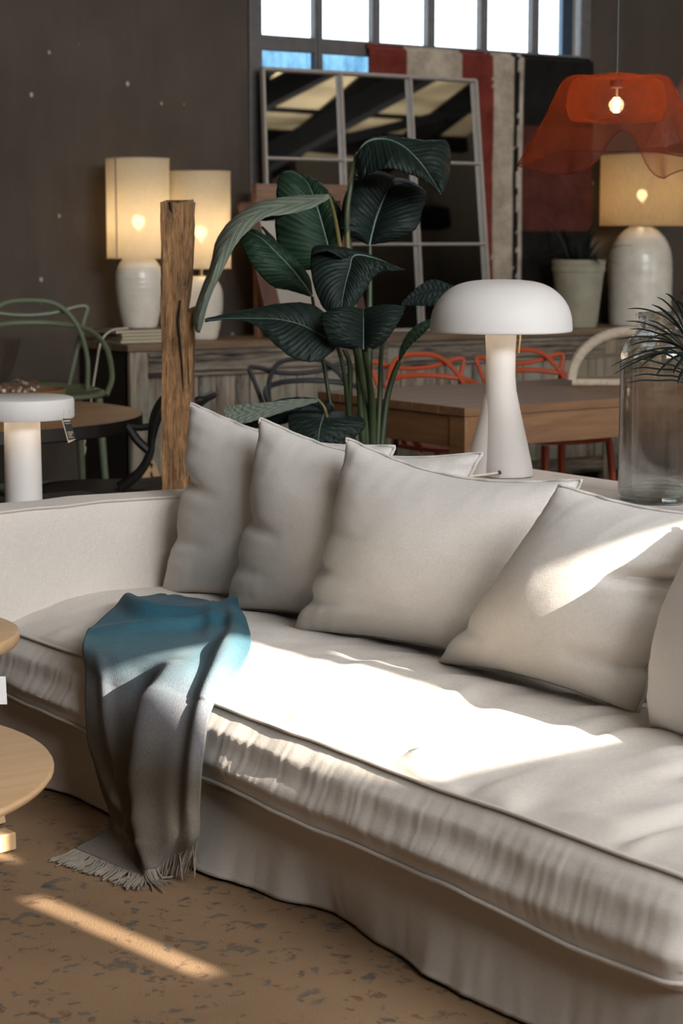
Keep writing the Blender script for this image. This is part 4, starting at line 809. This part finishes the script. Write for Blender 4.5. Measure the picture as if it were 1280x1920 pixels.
b = MB(); b.lathe([(0, .004), (.045, .004), (.065, .02), (.088, .07), (.106, .13), (.122, .195), (.125, .21), (.122, .21), (.118, .19), (.10, .12), (.08, .065), (.055, .024), (0, .014)], bw, 56, caps=False); obj('bowl', b, M['bowl'], t)
k = 0
for i in range(16):
    x = 12+rng.uniform(-10, 84)*.95; y = 722+rng.uniform(-6, 8); p = pz(x, y+8, TT+.01); p = bc+(p-bc)*np.array([.75, .75, 0]); r = rng.uniform(.016, .024)
    p[2] = TT+.010+r
    b = MB(); b.lathe([(0.0015, -r)]+[(r*math.cos(a), r*math.sin(a)) for a in np.linspace(-1.4, 1.4, 9)]+[(.0015, r)], p, 14)
    o = obj('glass_bead', b, M['bead'], None, origin=p); tag(o, 'clear faceted glass bead in the tray on the round table', 'bead', 'glass beads in the tray')
# black sculptural chair
t = thing('sculptural_chair', 'black sculptural plastic armchair with a branching frame, beside the post', 'chair', (3.55, 6.42, 0)); DC = 7.3
def cp_(x, y, d=DC): return pD(x, y, d)
b = MB(); V = []
cS = pz(215, 920, .46); rings = []
for i in range(8):
    f = i/7; ring = []
    for j in range(44):
        a = 2*math.pi*j/44; x = .30*f*math.copysign(abs(math.cos(a))**.8, math.cos(a)); y = .26*f*math.copysign(abs(math.sin(a))**.8, math.sin(a))
        ring.append(cS+RT*x+fx*y+np.array([0, 0, -.018*(1-f*f)+.05*max(0, x/.3)**2]))
    ring.append(ring[0]); rings.append(ring)
b.grid(np.array(rings)); obj('seat', b, M['brownplastic'], t, solid=.028, autos=False)
for dd in (-.24, .24):
    d = DC+dd; w = lambda x, y: pD(x, y, d) + (np.zeros(3))
    if dd < 0: sh = 0
    b = MB(); b.tube(cat_rom([w(225, 915), w(262, 885), w(281, 850), w(284, 825), w(290, 790), w(305, 755), w(330, 730)], 40), np.interp(range(40), [0, 8, 16, 20, 28, 32, 39], [.042, .032, .026, .030, .046, .044, .034]), 10, flat=.5); obj('back_support', b, M['blackplastic'], t)
    b = MB(); b.tube(cat_rom([w(238, 800), w(262, 802), w(290, 798)], 16), .0125, 8); obj('armrest', b, M['blackplastic'], t)
    b = MB(); b.tube(cat_rom([w(240, 800), w(258, 826), w(280, 846)], 16), .0165, 8); obj('arm_strut', b, M['blackplastic'], t)
P = []
for i, dd in enumerate(np.linspace(-.30, .30, 20)):
    k = 1-(dd/.30)**2; row = []
    for x, y in ((340, 815), (352, 790), (364, 768), (380, 750), (394, 742), (406, 738)): row.append(pD(x-26*(1-k), y+10*(1-k), DC+dd))
    P.append(row)
b = MB(); b.grid(np.array(P)); obj('backrest', b, M['blackplastic'], t, solid=.03, sub=1)
for x, dd in ((150, -.2), (290, -.2), (150, .25), (290, .25)):
    a = pD(x, 930, DC+dd); b = MB(); z = a.copy(); z[2] = 0; b.tube([a, z], [.02, .014], 8); obj('leg', b, M['blackplastic'], t)
# ------------------------------------------------------------------ sideboard
SX0, SX1, SY, SZ = 4.70, 9.4, 8.5, .885
t = thing('sideboard', 'long distressed wooden sideboard standing against the dark back wall', 'sideboard', (7.0, 8.75, 0))
for k in range(3):
    y0 = SY-.02+.17*k; b = MB(); b.box(SX0-.02, SX1+.02, y0+.001, y0+.169, SZ-.035, SZ); obj('top_plank', b, M['side_top'], t, False, .004)
b = MB(); b.box(SX0, SX0+.03, SY+.02, 9.0, .05, SZ-.035); obj('end_panel', b, M['dark'], t, False, .003)
b = MB(); b.box(SX1-.03, SX1, SY+.02, 9.0, .05, SZ-.035); obj('end_panel', b, M['dark'], t, False, .003)
b = MB(); b.box(SX0+.03, SX1-.03, SY+.10, SY+.12, .05, SZ-.05); obj('inner_board', b, M['dark'], t, False)
for x in (SX0, SX0+1.55, SX0+3.1, SX1-.10):
    b = MB(); b.box(x, x+.10, SY-.005, SY+.05, 0, SZ-.036); obj('upright', b, M['side'], t, False, .006)
b = MB(); b.box(SX0+.10, SX1-.10, SY-.002, SY+.045, SZ-.145, SZ-.036); obj('top_rail', b, M['side_rail'], t, False, .008)
b = MB(); b.box(SX0+.10, SX1-.10, SY-.02, SY+.03, SZ-.062, SZ-.044).box(SX0+.10, SX1-.10, SY-.015, SY+.03, SZ-.165, SZ-.147); obj('moulding', b, M['side_rail'], t, False, .005)
b = MB(); b.box(SX0+.10, SX1-.10, SY, SY+.04, .06, .15); obj('bottom_rail', b, M['side_rail'], t, False, .006)
x = SX0+.102
while x < SX1-.3:
    wd = rng.uniform(.24, .36); b = MB(); yy = SY+.015+rng.uniform(0, .008); b.box(x+.002, min(x+wd, SX1-.1)-.004, yy, yy+.025, .15, SZ-.147)
    obj('plank', b, M['side'], t, False, .006); x += wd
# books under lamp
bx = pY(258, 640, 8.72)
for k in range(4):
    wd = .135; j = rng.uniform(-.008, .008); x0, x1 = bx[0]-.165+j-(.02 if k == 3 else 0), bx[0]+.155+j
    z0 = SZ+.001+.0165*k; tb = thing('book', ['book with cream page edges at the bottom of the stack under the lamp', 'second book from the bottom of the stack under the lamp', 'third book from the bottom of the stack under the lamp', 'topmost book of the stack, directly under the lamp'][k], 'book', ((x0+x1)/2, 8.72, z0), 'books under the table lamp')
    b = MB(); b.box(x0+.004, x1-.004, 8.595, 8.845, z0+.002, z0+.014); obj('pages', b, M['book'], tb, False)
    b = MB(); b.box(x0, x1, 8.59, 8.85, z0, z0+.002).box(x0, x1, 8.59, 8.85, z0+.014, z0+.016).box(x0, x1, 8.846, 8.85, z0+.002, z0+.014); obj('cover', b, M['bookcover'], tb, False)
def table_lamp(label, px, Y, zbase, Rb, hb, Rs, zs0, zs1, shade, power, neck=.06, seam=False, shoulders=.82):
    c = pY(px, 620, Y); c[2] = zbase
    t = thing('table_lamp', label, 'lamp', c, 'ceramic table lamps on the sideboard')
    H = hb; b = MB(); pr = [(Rb*.62, 0), (Rb*.70, .004), (Rb*.76, H*.06), (Rb*.90, H*.28), (Rb*.985, H*.5), (Rb, H*.62), (Rb*.985, H*.74), (Rb*.90, H*.85), (Rb*.72, H*.94), (Rb*neck*9, H*.985), (Rb*.42, H*1.0), (.03, H*1.0)]
    if shoulders > .9: pr = [(Rb*.93, 0), (Rb*.96, .006), (Rb*.985, H*.1), (Rb, H*.4), (Rb*.99, H*.62), (Rb*.93, H*.75), (Rb*.78, H*.86), (Rb*.56, H*.94), (Rb*.40, H*.98), (Rb*.38, H)]
    q = cat_rom([(a, 0, z) for a, z in pr], 60); b.lathe([(max(.001, p[0]+.0008*math.sin(i*1.9)), p[2]) for i, p in enumerate(q)], c, 64); obj('lamp_base', b, M['ceramic'], t)
    b = MB(); b.lathe([(.012, H-.004), (.012, zs0-zbase+.09), (.02, zs0-zbase+.09), (.02, zs0-zbase+.13)], c, 16); obj('bulb_holder', b, M['brass'], t)
    b = MB(); zc_ = zs0-zbase+.18
    b.lathe([(.001, zc_-.05)]+[(.032*math.cos(a), zc_+.032*math.sin(a)) for a in np.linspace(-1.2, 1.5, 10)], c, 20); obj('bulb', b, M['bulb'], t)
    b = MB(); b.lathe([(Rs, zs0-zbase), (Rs, zs1-zbase)], c, 72, caps=False); sh = obj('lamp_shade', b, shade, t)
    b = MB()
    for z in (zs0-zbase, zs1-zbase): b.tube([c+np.array([Rs*math.cos(a), Rs*math.sin(a), z]) for a in np.linspace(0, 2*math.pi, 73)[:-1]], .003, 6, closed=True)
    obj('shade_rim', b, shade, t)
    if seam:
        a = math.atan2(-fx[1], -fx[0]); d = np.array([-fx[0], -fx[1], 0])*.80-RT*.60; b = MB(); b.bar(c+d*(Rs+.001)+np.array([0, 0, zs0-zbase]), c+d*(Rs+.001)+np.array([0, 0, zs1-zbase]), .009, .002); obj('shade_seam', b, M['bookcover'], sh)
    point('lamp_bulb_light', c+np.array([0, 0, zc_]), power, (1.0, .74, .47), .035, t)
    return t, c
LY = 8.74; zz = lambda x, y: pY(x, y, LY)[2]
t1, c1 = table_lamp('left table lamp with a tall lit linen shade, standing on books', 262, LY, SZ+.068, .118, .355, .157, zz(262, 484), zz(262, 298), M['shade'], 9, seam=True)
t2, c2 = table_lamp('table lamp with a lit linen shade, partly hidden behind the post', 378, LY, SZ, .110, .32, .152, zz(378, 503), zz(378, 322), M['shade'], 9)
t3, c3 = table_lamp('larger ceramic table lamp with a raffia shade at the right', 1198, LY, SZ, .188, .585, .248, zz(1198, 423), zz(1198, 291), M['shade_raffia'], 10, shoulders=.95)
b = MB(); b.tube(cat_rom([c1+np.array([-.10, -.06, .004]), pY(215, 618, 8.62), pY(200, 626, 8.55), pY(188, 645, 8.5), pY(180, 690, 8.55), pY(165, 790, 8.6), pY(157, 838, 8.6)], 40), .0045, 8); obj('power_cable', b, M['cable'], t1)
b = MB(); b.tube(cat_rom([pY(157, 836, 8.6), pY(155, 848, 8.6), pY(151, 866, 8.6)], 10), [.008]+[.014]*7+[.011, .007], 10); obj('cable_switch', b, M['cable'], t1)
b = MB(); b.tube([c1+np.array([-.1, -.06, .45])-RT*.06, c1+np.array([-.1, -.06, .36])-RT*.06], .0025, 6); obj('pull_chain', b, M['brass'], t1)
# potted plant on the sideboard
pc_ = pY(1082, 616, 8.70); pc_[2] = SZ
t = thing('potted_plant', 'dark spiky plant in a cream glazed pot on the sideboard', 'plant', pc_)
b = MB(); b.lathe([(.108, 0), (.112, .006), (.112, .02), (.116, .03), (.146, .315), (.152, .32), (.155, .345), (.15, .35), (.156, .365), (.157, .385), (.150, .388), (.145, .37), (.14, .33), (0, .33)], pc_, 56); obj('pot', b, M['pot'], t)
b = MB(); b.lathe([(.141, .331), (.08, .345), (0, .35)], pc_, 24); obj('soil', b, M['soil'], t)
for k in range(26):
    a = rng.uniform(0, 2*math.pi); L = rng.uniform(.18, .36); e = rng.uniform(.25, 1.1); A = pc_+np.array([.04*math.cos(a), .04*math.sin(a), .34])
    d = np.array([math.cos(a)*math.cos(e), math.sin(a)*math.cos(e), math.sin(e)]); Z = A+d*L+np.array([0, 0, -.04]); b = MB(); b.tube(cat_rom([A, A+d*L*.55+np.array([0, 0, .02]), Z], 12), [.009, .011, .012, .012, .011, .010, .009, .008, .006, .005, .003, .001], 6, flat=.3); obj('leaf', b, M['needle'], t)
# big grid mirror
mb0, mb1 = np.array([5.70, 8.80, SZ+.012]), np.array([7.185, 8.80, SZ+.012]); mt0, mt1 = np.array([5.745, 8.935, 2.275]), np.array([7.165, 8.935, 2.275])
t = thing('grid_mirror', 'large grid mirror with a thin pale metal frame leaning on the back wall', 'mirror', (6.44, 8.85, SZ))
mu = lambda u, v, d=0: (mb0*(1-u)+mb1*u)*(1-v)+(mt0*(1-u)+mt1*u)*v+np.array([0, -1, -.09])*d
us = [0, .348, .676, 1]; vs = [0, .34, .665, 1]
for u in us: b = MB(); b.bar(mu(u, 0, .012), mu(u, 1, .012), .013 if 0 < u < 1 else .016, .03, (0, 1, 0)); obj('frame_bar', b, M['mirrorframe'], t, False, .002)
for v in vs: b = MB(); b.bar(mu(0, v, .012), mu(1, v, .012), .03, .013 if 0 < v < 1 else .016, (0, 0, 1)); obj('frame_bar', b, M['mirrorframe'], t, False, .002)
for i in range(3):
    for j in range(3):
        b = MB(); q = [mu(us[i], vs[j]), mu(us[i+1], vs[j]), mu(us[i+1], vs[j+1]), mu(us[i], vs[j+1])]; b.hexa([p+np.array([0, .006, 0]) for p in q], q); obj('pane', b, M['mirror'], t, False)
b = MB(); b.hexa([mu(0, 0, -.02), mu(1, 0, -.02), mu(1, 1, -.02), mu(0, 1, -.02)], [mu(0, 0, -.008), mu(1, 0, -.008), mu(1, 1, -.008), mu(0, 1, -.008)]); obj('backing', b, M['dark'], t, False)
# framed mirror with brown frame and raw plank behind it
FY = 8.62; t = thing('framed_mirror', 'brown wooden framed mirror leaning against the grid mirror, behind the plant', 'mirror', (5.75, FY, SZ))
fb0, fb1, ft0, ft1 = pY(508, 632, FY), pY(690, 632, FY), pY(447, 380, FY+.09), pY(640, 388, FY+.09)
fb0[2] = fb1[2] = SZ+.016
fm = lambda u, v, d=0: (fb0*(1-u)+fb1*u)*(1-v)+(ft0*(1-u)+ft1*u)*v+np.array([0, -1, 0])*d
for (a, c) in (((.07, 0), (.07, 1)), ((.93, 0), (.93, 1))): b = MB(); b.bar(fm(*a), fm(*c), .095, .035, (0, 1, 0)); obj('frame_bar', b, M['redwood'], t, False, .004)
for v in (.06, .94): b = MB(); b.bar(fm(.0, v), fm(1, v), .036, .085, (0, 0, 1)); obj('frame_bar', b, M['redwood'], t, False, .004)
b = MB(); q = [fm(.1, .08, -.004), fm(.9, .08, -.004), fm(.9, .92, -.004), fm(.1, .92, -.004)]; b.hexa([p+np.array([0, .01, 0]) for p in q], q); obj('mirror_face', b, plain('beige_reflection', (.46, .40, .33), .5, .06, 6), t, False)  # mirror face, its beige reflection put into the base colour
t = thing('wooden_box_frame', 'raw wooden box frame showing above the brown framed mirror', 'frame', (5.8, 8.76, SZ))
a, c = pY(476, 360, 8.785), pY(648, 362, 8.785); b = MB(); b.bar(a, c, .05, .085, (0, 0, 1)); obj('top_board', b, M['plank'], t, False, .003)
for p in (a+np.array([.02, 0, 0]), c-np.array([.02, 0, 0])): b = MB(); b.bar((p[0], p[1], p[2]-.042), (p[0], p[1]-.02, SZ), .04, .05); obj('side_board', b, M['plank'], t, False, .003)
# hanging patchwork rug
KX0, KX1, KZ1, KZ0 = 6.479, 8.11, 2.445, .95; nx, nz = 120, 110
cr = dict(red=srgb(122, 55, 45), cream=srgb(184, 168, 148), black=srgb(34, 31, 29), dred=srgb(88, 48, 41), lcream=srgb(190, 176, 158))
def kcol(x, z):
    x += .005*fbm(x*9, z*9, 1); z += .010*fbm(x*9, z*9, 4)
    if x > 7.57:
        y = 2.44-z
        if y < .40: return cr['black']
        if y < 1.0: return cr['dred']
        if y < 1.55: return cr['black']
        return cr['dred']
    if x > 7.535: return cr['black'] if False else cr['lcream']
    if x > 7.505: return cr['black']
    if x > 7.345: return cr['cream']
    if x > 7.115: return cr['red']
    if x > 6.73: return cr['cream'] if z > 2.27 else cr['red']
    return cr['red']
X = np.linspace(KX0, KX1, nx); Z = np.linspace(KZ0, KZ1, nz); P = np.array([[(x, 8.99+.012*fbm(x*2, z*1.5, 3)+(.03 if z > 2.43 else 0), z) for x in X] for z in Z])
b = MB(); b.grid(P); o = obj('patchwork_rug', b, M['kilim'], None, solid=.012, origin=((KX0+KX1)/2, 8.96, KZ0)); tag(o, 'red, cream and black patchwork rug hanging on the wall behind the grid mirror', 'rug')
ca = o.data.color_attributes.new('Col', 'FLOAT_COLOR', 'POINT')
for i, v in enumerate(o.data.vertices): ca.data[i].color = (*kcol(v.co.x+(KX0+KX1)/2, v.co.z+KZ0), 1)
# trestle bit of pale wood behind the black chair
p0 = pY(280, 865, 8.1); t = thing('wooden_trestle', 'small pale wooden trestle behind the black chair', 'stand', (p0[0], p0[1], 0))
for (x1, x2) in ((280, 262), (281, 302)):
    a = pY(x1, 866, 8.1); c = pY(x2, 918, 8.1); d = (c-a)/np.linalg.norm(c-a); e = a+d*((a[2]-.0)/-d[2]); b = MB(); b.bar(a, e, .03, .035); obj('leg', b, M['coffee'], t, False, .003)
# ------------------------------------------------------------------ pendants
HA = [0, 60, 120, 160, 180, 210, 238, 250, 262, 272, 284, 300, 312, 330, 360]; HD = [12, -25, -25, -5, 4, 22, 26, 12, -46, -46, 30, 34, 14, 8, 12]
HS = np.interp(np.arange(360), HA, HD); HS = np.array([np.mean([HS[(i+j) % 360] for j in range(-6, 7)]) for i in range(360)])
def pendant(label, px, py, D, mesh, seed, lit):
    c = pD(px, py, D); t = thing('pendant_lamp', label, 'lamp', c, 'mesh pendant lamps'); n = 120; s = D/F
    rows = []; lev = [(0.02, 46), (.08, 51), (.13, 53), (.165, 51), (.187, 45), (.203, 31), (.222, 10), (.248, -18), (.276, -48), (.302, -78), (.318, -104)]
    for (r, h) in lev:
        row = []
        for k in range(n+1):
            a = 2*math.pi*(k % n)/n; f = max(0, (40-h)/140); m = a*1.0
            rp = .028*f*f*(math.sin(5*a+seed)*.6+math.sin(9*a+2*seed)*.5+.6*math.sin(14*a+seed*3)*f)
            ac = (math.degrees(a)+35+40*(seed-.6)) % 360; low = -f**1.3*s*HS[int(ac) % 360]; row.append(c+np.array([(r+rp)*math.cos(a), (r+rp)*math.sin(a), h*s+low+.003*math.sin(5*a+seed)]))
        rows.append(row)
    P = np.array(rows); Q = np.stack([cat_rom(P[:, k], 40) for k in range(n+1)], 1); b = MB(); b.grid(Q); sh = obj('mesh_shade', b, mesh, t)
    b = MB(); b.tube(Q[-1, :-1], .0028, 6, closed=True); obj('hem', b, mesh, sh)
    rows = [[c+np.array([(r+.008*math.sin(5*a+seed))*math.cos(a), (r+.008*math.sin(5*a+seed))*math.sin(a), h*s]) for a in np.linspace(0, 2*math.pi, 73)] for r, h in ((.13, 48), (.158, 40), (.168, 20), (.172, 0), (.162, -22), (.150, -30))]
    b = MB(); b.grid(np.array(rows)); obj('inner_drum', b, mesh, sh)
    b = MB(); b.lathe([(.012, .098), (.016, .095), (.022, .088), (.023, .06), (.016, .058)], c, 20); obj('socket', b, M['blackplastic'], t)
    rb = .056; b = MB(); b.lathe([(.014, .062)]+[(max(.014, rb*math.cos(a)), rb*math.sin(a)) for a in np.linspace(1.30, -1.50, 22)]+[(.001, -rb)], c, 36, caps=False); obj('bulb', b, M['glass'] , t)
    if lit:
        for k in range(4):
            a = k*1.57+.4; b = MB(); b.tube([c+np.array([.008*math.cos(a), .008*math.sin(a), .026]), c+np.array([.008*math.cos(a), .008*math.sin(a), -.026])], .0028, 6); obj('filament', b, M['fil'], t)
        point('bulb_light', c, 2.6, (1, .66, .34), .03, t)
        b = MB(); b.tube([c+np.array([0, 0, .058]), c+np.array([0, 0, .02])], .006, 8); obj('bulb_stem', b, M['brass'], t)
    top = np.array([c[0], c[1], cz(c[1])-.001]); b = MB(); b.tube([c+np.array([0, 0, .09]), top], .0045, 8); obj('cable', b, M['blackcable'], t)
    return t
pendant('orange wire mesh pendant lamp with a lit round bulb', 1155, 197, 7.0, M['orange_mesh'], .6, True)
pendant('pale pink wire mesh pendant lamp cut off by the right edge', 1398, 142, 7.3, M['pink_mesh'], 2.1, False)
